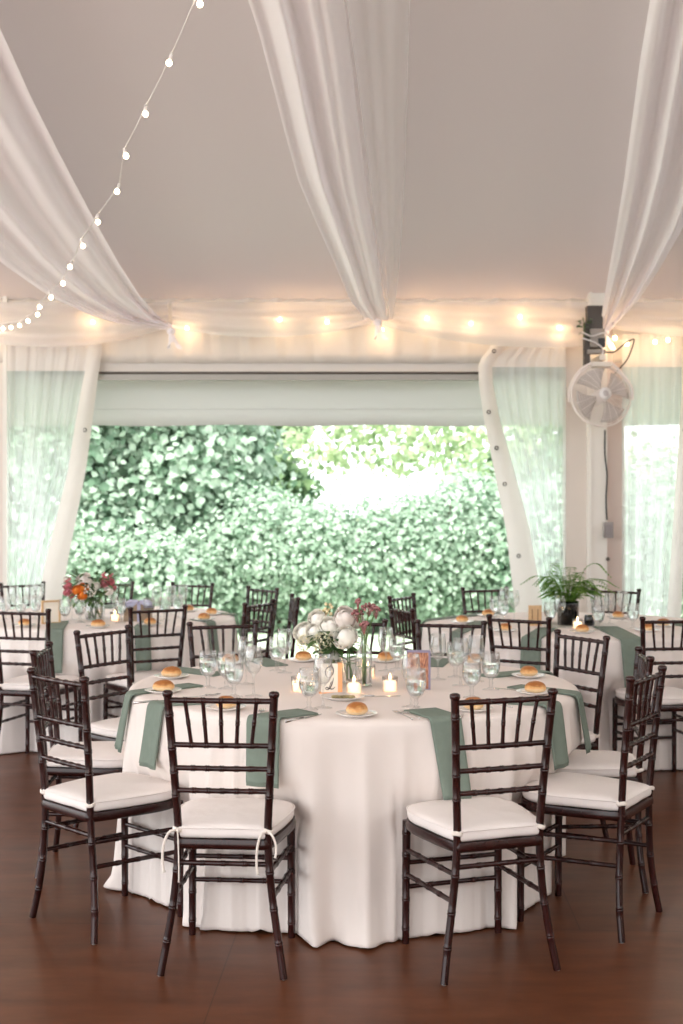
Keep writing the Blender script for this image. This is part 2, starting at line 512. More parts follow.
def make_chair():
    t = empty('chiavari_chair')
    for s in (-1, 1):
        pts = [(s * .200, -.020, 0), (s * .183, -.006, .10), (s * .164, .003, .22), (s * .151, .003, .34), (s * .146, 0, .46), (s * .153, -.010, .60), (s * .164, -.028, .78), (s * .172, -.041, .905)]
        m = bamboo(pts, .0125, .0135, [.12, .24, .37, .515, .64, .725, .81, .93], n=12, samples=22, knob=1.10, gap=.0042)
        m.lathe([(.0001, .900), (.0135, .900), (.0165, .905), (.0175, .911), (.0160, .917), (.010, .921), (.0001, .9215)], 12, (s * .172, -.041, 0))
        lg = m.build('rear_leg', WOOD, t, angle=60)
        MB().lathe([(.0001, -.000), (.008, 0), (.0085, .006), (.0001, .006)], 10, (s * .200, -.020, -.0015)).build('glide', METALPIN, lg)
        m = bamboo([(s * .176, .372, 0), (s * .175, .371, .2), (s * .174, .368, .425)], .0125, .0145, [.12, .36, .54, .72, .9], n=12, samples=8, knob=1.10, gap=.0042)
        fl = m.build('front_leg', WOOD, t, angle=60)
        MB().lathe([(.0001, 0), (.008, 0), (.0085, .006), (.0001, .006)], 10, (s * .176, .372, -.0015)).build('glide', METALPIN, fl)
    def rail(z, y, hw, rings, r=.0088, name='crossbar'):
        bamboo([(-hw, y, z), (0, y - .004, z), (hw, y, z)], r, r, rings, n=10, samples=10, knob=1.20, gap=.0042).build(name, WOOD, t, angle=60)
    xs_t = [-.115, -.0575, 0, .0575, .115]; xs_b = [-.098, -.049, 0, .049, .098]
    rail(.889, -.039, .170, [(x + .170) / .340 for x in xs_t], .0092, 'top_rail')
    rail(.744, -.024, .161, [(x + .161) / .322 for x in xs_b])
    rail(.668, -.016, .157, [.2, .35, .5, .65, .8])
    rail(.595, -.010, .153, [.2, .35, .5, .65, .8])
    for a, b in zip(xs_t, xs_b):
        mid = ((a + b) / 2, -.0325, .817)
        m = bamboo([(b, -.026, .748), mid, (a, -.041, .885)], .0066, .0066, [.5], n=8, samples=8, knob=1.2, gap=.005)
        # slim towards both ends
        m.build('spindle', WOOD, t, angle=60)
    slab([(.55, .406), (.985, .406), (1.02, .412), (1.025, .425), (1.005, .438), (.55, .438), (0.001, .438)]).add([], []).build('seat', WOOD, t, angle=50)
    def bulge(x, y):
        return .004 * noise.noise(Vector((x * 11, y * 9, 3)))
    c = slab([(.80, .439), (.95, .440), (.985, .445), (.997, .454), (.997, .466), (.985, .475), (.955, .480), (.89, .484), (.75, .4885), (.5, .4915), (.25, .493), (.001, .4935)], bulge=bulge).build('seat_cushion', CUSHION, t)
    pp = [(x * .999, .2 + (y - .2) * .999, .4745) for x, y in OUTLINE]
    MB().tube(pp + [pp[0]], .0028, 6, caps=False).build('piping', CUSHION, c)
    for s in (-1, 1):
        p = [(s * .146 + .0165 * cos(a), .0165 * sin(a), .468 + .003 * sin(2 * a)) for a in np.linspace(0, 2 * pi, 15)]
        MB().tube(p, .0075, 6, caps=False, flat=.35).tube([(s * .146, .016, .468), (s * .140, .04, .470)], .006, 6).build('tie', TIE, c)
    def stretch(a, b, r=.0085):
        a = Vector(a); b = Vector(b)
        bamboo([a, (a + b) / 2, b], r, r, [.27, .5, .73], n=8, samples=6, knob=1.18, gap=.0042).build('stretcher', WOOD, t, angle=60)
    stretch((-.150, .003, .358), (.150, .003, .358))
    for s in (-1, 1):
        stretch((s * .152, .003, .335), (s * .175, .371, .325))
        stretch((s * .160, .003, .250), (s * .175, .371, .240))
    stretch((-.175, .371, .278), (.175, .371, .278)); stretch((-.175, .371, .195), (.175, .371, .195))
    return t

CHAIR_LABELS = {
 'F1': 'dark wood chair with its cushion ties hanging loose, backed to the camera',
 'F2': 'dark wood chair beside the long napkin, backed to us, ties knotted short',
 'L1': 'dark wood sideways chair showing its whole seat and legs, on the bouquet side',
 'R1': 'dark wood sideways chair showing its whole seat and legs, on the fern side',
 'L2': 'dark wood chair mostly hidden behind the sideways chair on the bouquet side',
 'L3': 'dark wood chair just beyond the cloth-edge napkin on the bouquet-table side',
 'B1': 'reddish wood chair back behind the goblet cluster nearest the bouquet table',
 'B2': 'dark wood chair behind the white bouquet and the dried pink flowers',
 'B3': 'dark wood chair back behind the picture card and its goblets',
 'R3': 'dark wood chair between the front table and the fern table, facing the front one',
 'R2': 'dark wood chair seen edge-on behind the sideways chair on the fern side',
 'A1': 'dark wood chair at the bouquet table, backed to us, cut by the photo edge',
 'A2': 'dark wood chair backed to us in front of the box with lavender ribbon',
 'A3': 'dark wood chair across the bouquet table before the vinyl curtain',
 'A4': 'dark wood chair half hidden behind the pink and orange bouquet',
 'A5': 'dark wood chair facing us alone against shrubs, across the bouquet table',
 'E1': 'rear chair of the overlapping pair beside the bouquet table',
 'E2': 'nearer chair of the overlapping pair beside the bouquet table',
 'E3': 'narrow edge-on dark chair standing alone against the grass',
 'C1': 'dark wood chair backed to us at the fern table, before the number block',
 'C2': 'dark wood chair at the fern table cut by the photo edge',
 'C3': 'dark wood chair behind the fern table in front of the white tent column',
 'C4': 'dark wood chair facing us across the fern table, seen against the shrubs',
 'D1': 'rear chair of the reddish overlapping pair beside the fern table',
 'D2': 'nearer chair of the reddish overlapping pair beside the fern table',
}
proto = make_chair()
first = True
for key, (tb, x, y, a) in CHAIRS.items():
    o = proto if first else copy_tree(proto)
    first = False
    o.location = (x, y, .0015); o.rotation_euler = (0, 0, a)
    grp = {'M': 'chairs around the front table', 'L': 'chairs around the bouquet table', 'R': 'chairs around the fern table'}[tb]
    tag(o, CHAIR_LABELS[key], 'chair', grp)
    if key == 'F1':
        cush = [c for c in o.children if c.name.startswith('seat_cushion')][0]
        F1C = cush
for s in (-1, 1):      # the long loose ribbons of the one chair
    for k, (dx, dz) in enumerate(((-.045 if s < 0 else -.032, -.135), (.008 if s < 0 else .030, -.165 if s < 0 else -.08))):
        x0 = s * .146
        p = spline([(x0, -.018, .468), (x0 + dx * .55, -.030, .462), (x0 + dx * .95, -.031, .468 + dz * .4), (x0 + dx * 1.0, -.028, .468 + dz * .8), (x0 + dx * .9, -.027, .468 + dz)], 16)
        MB().tube(p, [.0045] * 15 + [.006], 6, flat=.5).build('tie_string', TIE, F1C)

# ------------------------------------------------------------------ table ware
def jl(i, names):
    return names[i]

def plate_mesh():
    return MB().lathe([(.0005, .002), (.035, .002), (.036, 0), (.040, 0), (.042, .003), (.056, .008), (.0725, .0135), (.0740, .0145), (.0735, .0160), (.056, .0115), (.042, .0065), (.0005, .0055)], 40).mesh('bread_plate', CERAMIC)
PLATE = plate_mesh()

def roll_mesh(seed, long=1.0):
    m = MB(); n, k = 28, 14
    def P(i, j):
        t = pi * i / (k); a = 2 * pi * j / n
        z = -cos(t)
        s = max(sin(t), 1e-3) ** .85
        r = .040 * (1 + .05 * noise.noise(Vector((cos(a) * 1.3 + seed, sin(a) * 1.3, z))))
        zz = (.021 + .027 * z) if z > 0 else (.021 + .019 * z)
        return (r * long * s * cos(a), r * s * sin(a) * .95, zz + .002 * noise.noise(Vector((cos(a) * 2 * s, sin(a) * 2 * s, seed * 3 + z))))
    m.grid(P, k + 1, n, closed=True)
    return m.mesh('bread_roll', CRUST)
ROLLS = [roll_mesh(1.1), roll_mesh(5.3, 1.12), roll_mesh(8.7, .97)]

def thing_mesh(name, me, loc, rz, label, cat, group):
    o = bpy.data.objects.new(name, me); COL.objects.link(o)
    o.location = loc; o.rotation_euler = (0, 0, rz)
    return tag(o, label, cat, group)

# (photo point of the plate centre, where it is, roll variant)
SETTINGS = [
 ((163, 693.0), 'beside the cloth-edge napkin on the bouquet-table side, nearer of two', 1),
 ((171, 678.6), 'behind the other roll by the cloth-edge napkin, bouquet-table side', 1),
 ((222, 711.0), 'seen between the spindles of the chair with loose ties', 0),
 ((356.5, 718.5), 'alone at the near middle rim of the front table', 0),
 ((479, 713.0), 'seen between the spindles of the chair beside the long napkin', 0),
 ((535, 694.5), 'by the draped napkin on the fern side, nearer of the two', 1),
 ((528.5, 678.0), 'behind the draped napkin on the fern side of the front table', 0),
 ((303, 662.0), 'under the white bouquet at the far rim of the front table', 0),
 ((385, 662.5), 'past the dried pink flowers at the far rim of the front table', 0),
 ((474, 664.5), 'behind the goblets at the far rim, fern-table side', 2),
 ((228, 664.5), 'behind the goblets at the far rim, bouquet-table side', 2),
]
SET_L = [((24, 627), 'on the bouquet table behind the chair cut by the photo edge', 2), ((98, 630), 'on the bouquet table just in front of the flower vase', 1),
         ((160.5, 628), 'behind the spindles of the chair by the ribboned box', 2), ((205.5, 621), 'at the grass-side rim of the bouquet table, nearer of the two', 0),
         ((211, 615.5), 'at the grass-side rim of the bouquet table, farther of the two', 0), ((188, 612), 'under the lone far chair', 2)]
SET_R = [((582, 633.5), 'on the fern table in front of the candle', 0), ((505, 632), 'behind the spindles of the chair by the number block', 2),
         ((462, 623.5), 'at the fern table rim closest to the reddish chair pair', 0), ((488, 617), 'at the fern table rim below the chair facing us', 1),
         ((618, 619), 'on the fern table behind the tall wine glass', 2), ((647, 632), 'between the hanging napkin and the cut-off chair', 2), ((663, 627), 'behind the cut-off chair at the fern rim', 1)]
def clamp(p, tb, rmax):
    cx, cy = TABLES[tb]; d = Vector((p.x - cx, p.y - cy))
    if d.length > rmax:
        d = d.normalized() * rmax
        p = Vector((cx + d.x, cy + d.y, p.z))
    return p
for tb, lst, gp in (('M', SETTINGS, 'the front table'), ('L', SET_L, 'the bouquet table'), ('R', SET_R, 'the fern table')):
    for i, ((u, v), where, kind) in enumerate(lst):
        p = clamp(on_table(u, v), tb, .845)
        thing_mesh('bread_plate', PLATE, p, i, 'white bread plate, ' + where, 'plate', 'bread plates on ' + gp)
        q = p + Vector((.002, .004, .0045))
        thing_mesh('bread_roll', ROLLS[kind], q, i * 1.3 if kind != 1 else .3, 'golden bread roll, ' + where, 'bread roll', 'bread rolls on ' + gp)

# napkins: flat run over the table, over the rim and down
def napkin(tb, phi, inner, hang, width, label, skew=0.0, twist=0.0, seed=0, winner=None):
    cx, cy = TABLES[tb]; a = radians(phi)
    rad = Vector((sin(a), -cos(a), 0)); tan = Vector((cos(a), sin(a), 0))
    E = Vector((cx, cy, TZ + .004)) + rad * .928
    I = Vector((inner[0], inner[1], TZ + .004))
    path = []; dirs = []
    side0 = (E - I).normalized().cross(Vector((0, 0, 1))).normalized()
    if side0.dot(tan) < 0: side0 = -side0
    for k in range(9):
        t = k / 8
        path.append(I.lerp(E, t)); dirs.append(side0.lerp(tan, t * t).normalized())
    c = E + rad * .002
    for ang in (25, 50, 75):
        b = radians(ang)
        path.append(E + rad * (.019 * sin(b)) - Vector((0, 0, 1)) * (.019 * (1 - cos(b)))); dirs.append(tan)
    n = 10
    for k in range(n + 1):
        t = k / n
        path.append(E + rad * (.0205 + .028 * t) + tan * (skew * t) - Vector((0, 0, .022 + (hang - .022) * t)))
        dirs.append((tan + Vector((0, 0, twist * .3))).normalized())
    m = MB(); NV = 11; N = len(path)
    lay = .0035
    for layer, off in ((0, 0), (1, lay)):
        def P(i, j):
            v = (j / (NV - 1) - .5)
            s = i / (N - 1)
            wloc = width * ((winner or 1) * (1 - s) + s)
            up = Vector((0, 0, 1)) if i < 9 else (rad if i > 11 else (rad + Vector((0, 0, 1))).normalized())
            amp = .006 * max(0, s - .35)
            q = path[i] + dirs[i] * (v * wloc) + up * (off + amp * (1 + sin(v * 9 + seed + s * 2)))
            if layer == 1: q = q + (path[min(i + 1, N - 1)] - path[max(i - 1, 0)]).normalized() * (-.010 if i == N - 1 else 0)
            return q
        m.grid(P, N, NV)
    o = m.build('napkin', SAGE)
    solid(o, .0025, 0)
    tag(o, label, 'napkin', 'sage green napkins')

def xy(u, v):
    p = on_table(u, v); return (p.x, p.y)
napkin('M', -20, xy(308, 713), .235, .125, 'sage napkin hanging behind the post of the chair with loose ties, knife beside', skew=.01, seed=1)
napkin('M', 19.5, xy(420, 711), .285, .105, 'long sage napkin hanging beside two forks at the front of the table', skew=.03, seed=2, winner=1.25)
napkin('M', -52, xy(204, 703), .235, .115, 'sage napkin hanging between the loose-tied chair and the sideways chair', seed=3, skew=-.005)
napkin('M', -71, xy(196, 686), .235, .10, 'sage napkin draped over the cloth edge on the bouquet-table side', seed=4, skew=-.05)
napkin('M', 52, xy(510, 703), .235, .115, 'sage napkin hanging between the sideways chair and the one beside the long napkin', seed=5)
napkin('M', 70, xy(514, 687.5), .235, .10, 'sage napkin draped over the cloth edge on the fern-table side', seed=6, skew=.04)
napkin('M', -118, xy(222, 676), .22, .11, 'sage napkin lying behind the goblet that stands clear', seed=7)
napkin('M', -150, xy(277, 667), .22, .11, 'sage napkin lying at the far rim by the two back goblets', seed=8)
napkin('M', 113, xy(483, 677.5), .22, .11, 'dark sage napkin beyond the goblets on the fern side of the front table', seed=9)
napkin('M', 152, xy(431, 667.5), .22, .11, 'sage napkin lying at the far rim behind the picture card', seed=10)
napkin('L', 28, xy(150, 622), .26, .10, 'sage napkin hanging below the ribboned box behind the chair', seed=11)
napkin('L', -4, xy(60, 622), .26, .11, 'sage napkin hanging below the framed sign on the bouquet table', seed=12)
napkin('L', 61, xy(196, 620), .26, .09, 'sage napkin hanging under the two rim rolls of the bouquet table', seed=13)
napkin('L', 95, xy(205, 613.5), .2, .10, 'sage napkin over the grass-side rim of the bouquet table', seed=14)
napkin('L', -178, xy(105, 609), .2, .10, 'sage napkin behind the flower vase at the far rim', seed=15)
napkin('R', -24, xy(548, 629), .26, .115, 'sage napkin hanging below the wooden number block', seed=16)
napkin('R', 10, xy(605, 627.5), .26, .115, 'sage napkin hanging from the fern table below the wine glasses', seed=17, winner=1.3)
napkin('R', -55, xy(482, 622), .24, .10, 'sage napkin hanging on the fern table beside the reddish chair pair', seed=18)
napkin('R', -105, xy(500, 612.8), .2, .10, 'sage napkin at the far rim of the fern table before the shrubs', seed=19)
napkin('R', 62, xy(652, 622), .22, .10, 'sage napkin at the fern table rim behind the cut-off chair', seed=20)

# glasses
def goblet_parts():
    water = {}
    # ribbed short-stemmed water goblet
    H = .155
    outer = [(.0005, 0), (.030, .0), (.0345, .002), (.0335, .0045), (.018, .008), (.0085, .013), (.0070, .022), (.0095, .030), (.0072, .038), (.0078, .045), (.016, .052), (.026, .061), (.0335, .076), (.0372, .094), (.0375, .110), (.0360, .130), (.0345, .1545), (.0338, .155)]
    inner = [(.0330, .1545), (.0345, .130), (.0360, .110), (.0357, .094), (.0320, .077), (.0245, .0635), (.014, .0555), (.0005, .053)]
    g = MB().lathe(outer + inner, 28).mesh('goblet_body', GLASS)
    w = MB().lathe([(.0005, .0545), (.0135, .0565), (.0240, .0650), (.0312, .0780), (.0349, .0945), (.0353, .108), (.0005, .108)], 28).mesh('water', WATER, angle=40)
    ice = MB()
    rr = random.Random(4)
    for k in range(5):
        a = k * 1.25; R = Matrix.Rotation(rr.uniform(0, 3), 3, Vector((rr.random(), rr.random(), rr.random())).normalized())
        ice.box((.016 * cos(a), .016 * sin(a), .104 + .006 * (k % 3)), (.017, .015, .014), R)
    ic = ice.mesh('ice', GLASS, smooth=False)
    # tall wine glass
    outer2 = [(.0005, 0), (.030, 0), (.0355, .0015), (.0345, .0035), (.012, .0065), (.0052, .012), (.0040, .030), (.0040, .070), (.0055, .082), (.013, .090), (.0235, .100), (.0320, .118), (.0355, .136), (.0350, .155), (.0320, .178), (.0295, .198), (.0290, .1985)]
    inner2 = [(.0285, .198), (.0308, .178), (.0338, .155), (.0343, .136), (.0308, .119), (.0225, .102), (.012, .0925), (.0005, .090)]
    g2 = MB().lathe(outer2 + inner2, 28).mesh('wine_glass', GLASS)
    return g, w, ic, g2
GOB, WAT, ICE, WINE = goblet_parts()

def water_goblet(p, label, group, ice=True):
    o = tag(empty('water_goblet', p), label, 'goblet', group)
    for nm, me in (('bowl_and_stem', GOB), ('water', WAT)) + ((('ice', ICE),) if False else ()):
        c = bpy.data.objects.new(nm, me); COL.objects.link(c); c.parent = o
    return o
def wine_glass(p, label, group):
    return thing_mesh('wine_glass', WINE, p, 0, label, 'wine glass', group)

GM = 'glasses on the front table'
for (u, v), k, lab in [
 ((208, 688.5), 'w', 'ribbed water goblet standing clear beside the dark lying napkin and two rolls'),
 ((226.5, 689.5), 'w', 'water goblet showing a roll through it, beside the goblet that stands clear'),
 ((246, 684.5), 'v', 'wine glass at the rear of the cluster above the loose-tied chair'),
 ((234, 697.5), 'w', 'front water goblet of the cluster above the chair with loose ties'),
 ((253.7, 696.5), 'v', 'tall wine glass in front of the cluster above the loose-tied chair'),
 ((284.7, 673.5), 'v', 'taller glass of the pair at the far rim by the white bouquet'),
 ((277, 671.5), 'w', 'shorter goblet of the pair at the far rim by the white bouquet'),
 ((309, 710.5), 'w', 'water goblet before the number card with a candle glowing behind it'),
 ((323, 708.5), 'v', 'wine glass standing in front of the number card'),
 ((416, 711), 'w', 'water goblet in front of the picture card, above the forks'),
 ((411, 707.5), 'v', 'wine glass between the picture card and the goblet before it'),
 ((386, 671.5), 'v', 'wine glass beside the dried pink flowers at the far rim'),
 ((397, 670), 'w', 'water goblet beside the far-rim wine glass by the dried flowers'),
 ((438, 680), 'v', 'wine glass just behind the picture card, clear of the other goblets'),
 ((455.5, 678), 'w', 'water goblet between two wine glasses, behind the picture card cluster'),
 ((460.5, 686), 'v', 'wine glass in the middle of the goblets by the chair beside the long napkin'),
 ((471.7, 698.5), 'w', 'front water goblet of the cluster above the chair beside the long napkin'),
 ((491, 690.5), 'w', 'water goblet closest to the fern-side rolls of the front table'),
 ((476, 682), 'v', 'wine glass with a roll seen through it, before the dark far napkin'),
]:
    (water_goblet if k == 'w' else wine_glass)(on_table(u, v), lab, GM)
GL = 'glasses on the bouquet table'
for (u, v), k, lab in [
 ((5, 620), 'w', 'water goblet cut by the photo edge on the bouquet table'), ((14, 615), 'v', 'wine glass next to the cut-off water goblet on the bouquet table'),
 ((21, 620.5), 'w', 'water goblet behind the spindles of the cut-off bouquet-table chair'), ((30, 613.5), 'v', 'wine glass before the chair by the vinyl curtain'),
 ((35.5, 619), 'w', 'water goblet on the curtain side of the framed sign'), ((39, 611.5), 'v', 'wine glass on the curtain side of the framed sign'),
 ((72, 620), 'v', 'wine glass in front of the pink and orange bouquet'), ((65, 624), 'w', 'water goblet between the framed sign and the bouquet'), ((80, 623), 'w', 'water goblet directly beside the flower vase foot'),
 ((120.5, 623), 'w', 'water goblet between the candle and the ribboned box'), ((113, 614), 'v', 'wine glass behind the candle of the bouquet table'),
 ((149, 622), 'w', 'water goblet touching the ribboned box in view'), ((157, 617), 'v', 'wine glass between the ribboned box and the lone far chair'), ((165, 621), 'w', 'water goblet behind the chair back beside the ribboned box'),
 ((171, 615), 'v', 'wine glass in front of the lone far chair across the bouquet table'), ((178, 618), 'w', 'last water goblet of the bouquet table towards its two rim rolls'), ((183, 613), 'v', 'last wine glass of the bouquet table towards its two rim rolls'),
]:
    p = clamp(on_table(u, v), 'L', .86)
    if k == 'w': water_goblet(p, lab, GL, False)
    else: wine_glass(p, lab, GL)
GR = 'glasses on the fern table'
for (u, v), k, lab in [
 ((495, 620), 'w', 'first water goblet of the fern table from the reddish chair pair'), ((504.5, 617), 'v', 'wine glass behind the first two water goblets of the fern table'), ((503, 623.5), 'w', 'second water goblet of the fern table from the reddish chair pair'), ((514, 621), 'v', 'wine glass beside the wooden number block'),
 ((560, 627.5), 'v', 'wine glass beside the dark fern vase'), ((550, 627.5), 'w', 'water goblet between the number block and the fern vase'),
 ((596, 622), 'v', 'wine glass directly behind the blue votive'), ((598.5, 631), 'w', 'water goblet in front of the blue votive'), ((609.7, 624.5), 'v', 'tallest wine glass on the fern table, in front of the far chair'),
 ((622.5, 622), 'v', 'wine glass between the tallest wine glass and the last goblet'), ((633, 629), 'w', 'last water goblet of the fern table towards the cut-off chair'),
]:
    p = clamp(on_table(u, v), 'R', .86)
    if k == 'w': water_goblet(p, lab, GR, False)
    else: wine_glass(p, lab, GR)

# cutlery
def fork_mesh():
    m = MB()
    m.tube(spline([(0, -.085, .003), (0, -.04, .0045), (0, .01, .004), (0, .035, .006)], 12), [.0038, .0036, .003, .0026, .0022, .002, .002, .002, .0022, .0026, .0034, .005], 8, flat=.5)
    m.box((0, .046, .0055), (.022, .022, .0022))
    for k in range(4):
        x = -.0093 + k * .0062
        m.tube([(x, .055, .0055), (x, .075, .0035), (x, .095, .0065)], [.0016, .0015, .0009], 6)
    return m.mesh('fork', STEEL)
def knife_mesh():
    m = MB()
    m.tube([(0, -.10, .004), (0, -.05, .0045), (0, 0, .004)], [.0055, .0045, .0038], 8, flat=.6)
    m.grid(lambda i, j: ((-.006 + .014 * j / 3) * (1 - (i / 8) ** 4 * .6), i / 8 * .105, .0032 + .0012 * (1 - abs(j - 1.5) / 1.5)), 9, 4)
    m.grid(lambda i, j: ((.008 - .014 * j / 3) * (1 - (i / 8) ** 4 * .6), i / 8 * .105, .0022), 9, 4)
    return m.mesh('knife', STEEL)
FORK, KNIFE = fork_mesh(), knife_mesh()
def cut(me, u, v, rz, nm, lab):
    p = on_table(u, v); p.z += .0008
    thing_mesh(nm, me, p, rz, lab, nm, 'cutlery on the front table')
cut(FORK, 404, 716.5, .30, 'fork', 'outer steel fork beside the long napkin at the front')
cut(FORK, 411.5, 715.8, .30, 'fork', 'inner steel fork touching the long napkin at the front')
cut(FORK, 260, 714.5, -.05, 'fork', 'steel fork seen past the spindles beside the chair with loose ties')
cut(KNIFE, 303.5, 719.0, -.62, 'knife', 'steel knife lying along the napkin next to the lone middle roll')
cut(KNIFE, 459, 719.5, -.2, 'knife', 'steel knife seen through the spindles of the chair beside the long napkin')
cut(KNIFE, 158, 702, -1.0, 'knife', 'steel knife by the nearer roll of the bouquet-table side')
cut(FORK, 199, 697.5, -.9, 'fork', 'steel fork behind the post of the loose-tied chair near the hanging napkin')
cut(KNIFE, 517, 691.0, .9, 'knife', 'steel knife on the napkin draped at the fern side')
cut(FORK, 497, 705.5, .6, 'fork', 'steel fork behind the top rail of the chair beside the long napkin')
cut(KNIFE, 374, 697.2, -1.45, 'knife', 'butter knife lying just past the butter dish')

# butter dish
bd = tag(empty('butter_dish', on_table(343, 699.8)), 'oval white dish of herbed butter in front of the number card', 'dish')
MB().lathe([(.0005, .002), (.045, .002), (.050, 0), (.056, .004), (.080, .013), (.085, .0155), (.084, .017), (.056, .008), (.0005, .006)], 40).build('dish', CERAMIC, bd)
bu = MB()
for k in range(7):
    bu.ball((-.035 + .012 * k, .004 * sin(k * 2), .012), .011, 8, 5, (1, 1.1, .6))
bu.build('butter', pbr('herbed_butter', (.55, .45, .22), .6, noise_scale=60, col2=(.09, .08, .03)), bd)

# candles
def votive(p, label, r=.030, h=.062, wax=.045, group='lit votive candles'):
    o = tag(empty('votive_candle', p), label, 'candle', group)
    MB().lathe([(.0005, 0), (r - .002, 0), (r, .003), (r * 1.06, h), (r * 1.02, h + .0006), (r - .003, .006), (.0005, .006)], 24).build('glass_cup', GLASS2, o)
    w = MB().lathe([(.0005, .007), (r - .005, .007), (r - .004, wax - .003), (r - .007, wax), (.0005, wax - .002)], 20).build('wax', WAX, o, angle=50)
    MB().lathe([(.0003, wax), (.0026, wax + .003), (.0044, wax + .010), (.0034, wax + .019), (.0012, wax + .027), (.0001, wax + .030)], 10).build('flame', FLAME, o)
    MB().tube([(0, 0, wax - .002), (0, 0, wax + .005)], .0009, 6).build('wick', BLACK, o)
    l = bpy.data.lights.new('candle_light', 'POINT'); l.energy = .075; l.color = (1, .72, .48); l.shadow_soft_size = .01
    lo = bpy.data.objects.new('candle_light', l); COL.objects.link(lo); lo.location = p + Vector((0, 0, wax * .7))
    return o
votive(on_table(354, 694.5), 'lit votive candle directly in front of the rose bottle')
votive(on_table(390, 692), 'lit votive candle standing alone between the bottles and the picture card')
votive(on_table(299, 692), 'lit votive candle behind the goblet before the number card')
votive(on_table(368, 679), 'lit candle glowing behind the tall clear bottle')
votive(on_table(577.5, 629), 'lit votive candle at the foot of the dark fern vase')
votive(on_table(115, 621.5), 'lit votive candle beside the flower vase on the bouquet table')
bv = tag(empty('votive_holder', on_table(589.5, 626)), 'dark blue glass votive holder beside the fern candle', 'candle holder')
MB().lathe([(.0005, 0), (.026, 0), (.030, .01), (.034, .035), (.030, .062), (.027, .068), (.025, .066), (.028, .035), (.024, .008), (.0005, .007)], 20).build('cup', BLUEG, bv)

# ------------------------------------------------------------------ flowers
WHITEP = pbr('white_petal', (.99, .965, .90), .7, .1, trans=.12)
CREAMP = pbr('cream_petal', (.96, .92, .74), .7, .1, trans=.4)
BLUSH = pbr('blush_petal', (.98, .92, .87), .7, .1, trans=.12)
PINK = pbr('pink_petal', (.80, .27, .33), .7, trans=.3)
ORANGE = pbr('orange_petal', (.92, .30, .04), .7, trans=.3)
MAUVE = pbr('dried_mauve', (.34, .15, .15), .9)
BERRY = pbr('cream_bud', (.72, .60, .36), .8)
STEMG = pbr('stem_green', (.10, .19, .05), .6)
LEAFG = leaf_mat('bouquet_leaf', (.05, .11, .04), (.13, .22, .08), .25)
FERNG = leaf_mat('fern_leaf', (.10, .23, .035), (.20, .36, .06), .35)

def rose(m, c, r, seed=0, open_=1.0, layers=5, face=(-.15, -.85, .5)):
    """full bloom: shells of cupped petals around a closed heart, opening towards face"""
    rr = random.Random(seed)
    c = Vector(c)
    f = Vector(face) + Vector((rr.uniform(-.35, .35), 0, rr.uniform(-.2, .3)))
    Q = Vector((0, 0, 1)).rotation_difference(f.normalized())
    def put(v): return c + Q @ v
    core = MB().ball((0, 0, .0), r * .60, 14, 8, (1, 1, 1.02))
    m.add([put(Vector(v)) for v in core.v], core.f)
    for L in range(layers):
        k_ = L / max(layers - 1, 1)
        npet = 4 + L; R = r * (.64 + .36 * k_); top = radians(150 - 46 * k_)
        for k in range(npet):
            a = 2 * pi * k / npet + L * .9 + rr.uniform(-.2, .2); hw = pi / npet * 1.35
            wob = rr.uniform(.93, 1.07)
            def P(i, j):
                s = i / 5; v = (j / 5 - .5) * 2
                th = (.12 + .88 * s) * top * (1 - .13 * v * v * s)
                q = R * wob * (1 + .10 * s * s * k_ * open_ + .03 * sin(v * 6 + k))
                aa = a + hw * v * (.55 + .45 * sin(pi * min(s, .7)))
                return put(Vector((q * sin(th) * cos(aa), q * sin(th) * sin(aa), -q * cos(th) * .9)))
            m.grid(P, 6, 6)
    return m

def leaf(m, base, dirv, L, W, bend=.2):
    d = Vector(dirv).normalized(); s = d.cross(Vector((0, 0, 1)))
    s = s.normalized() if s.length > .01 else Vector((1, 0, 0))
    up = s.cross(d)
    b = Vector(base); pts = []
    for t, w in ((0, .05), (.25, .75), (.5, 1), (.75, .7), (1, .03)):
        c = b + d * (L * t) - up * (bend * L * t * t)
        pts += [c - s * (W * w / 2) + up * (.1 * W * w), c, c + s * (W * w / 2) + up * (.1 * W * w)]
    fs = []
    for i in range(4):
        for j in range(2):
            fs.append((i * 3 + j, i * 3 + j + 1, i * 3 + j + 4, i * 3 + j + 3))
    m.add(pts, fs)

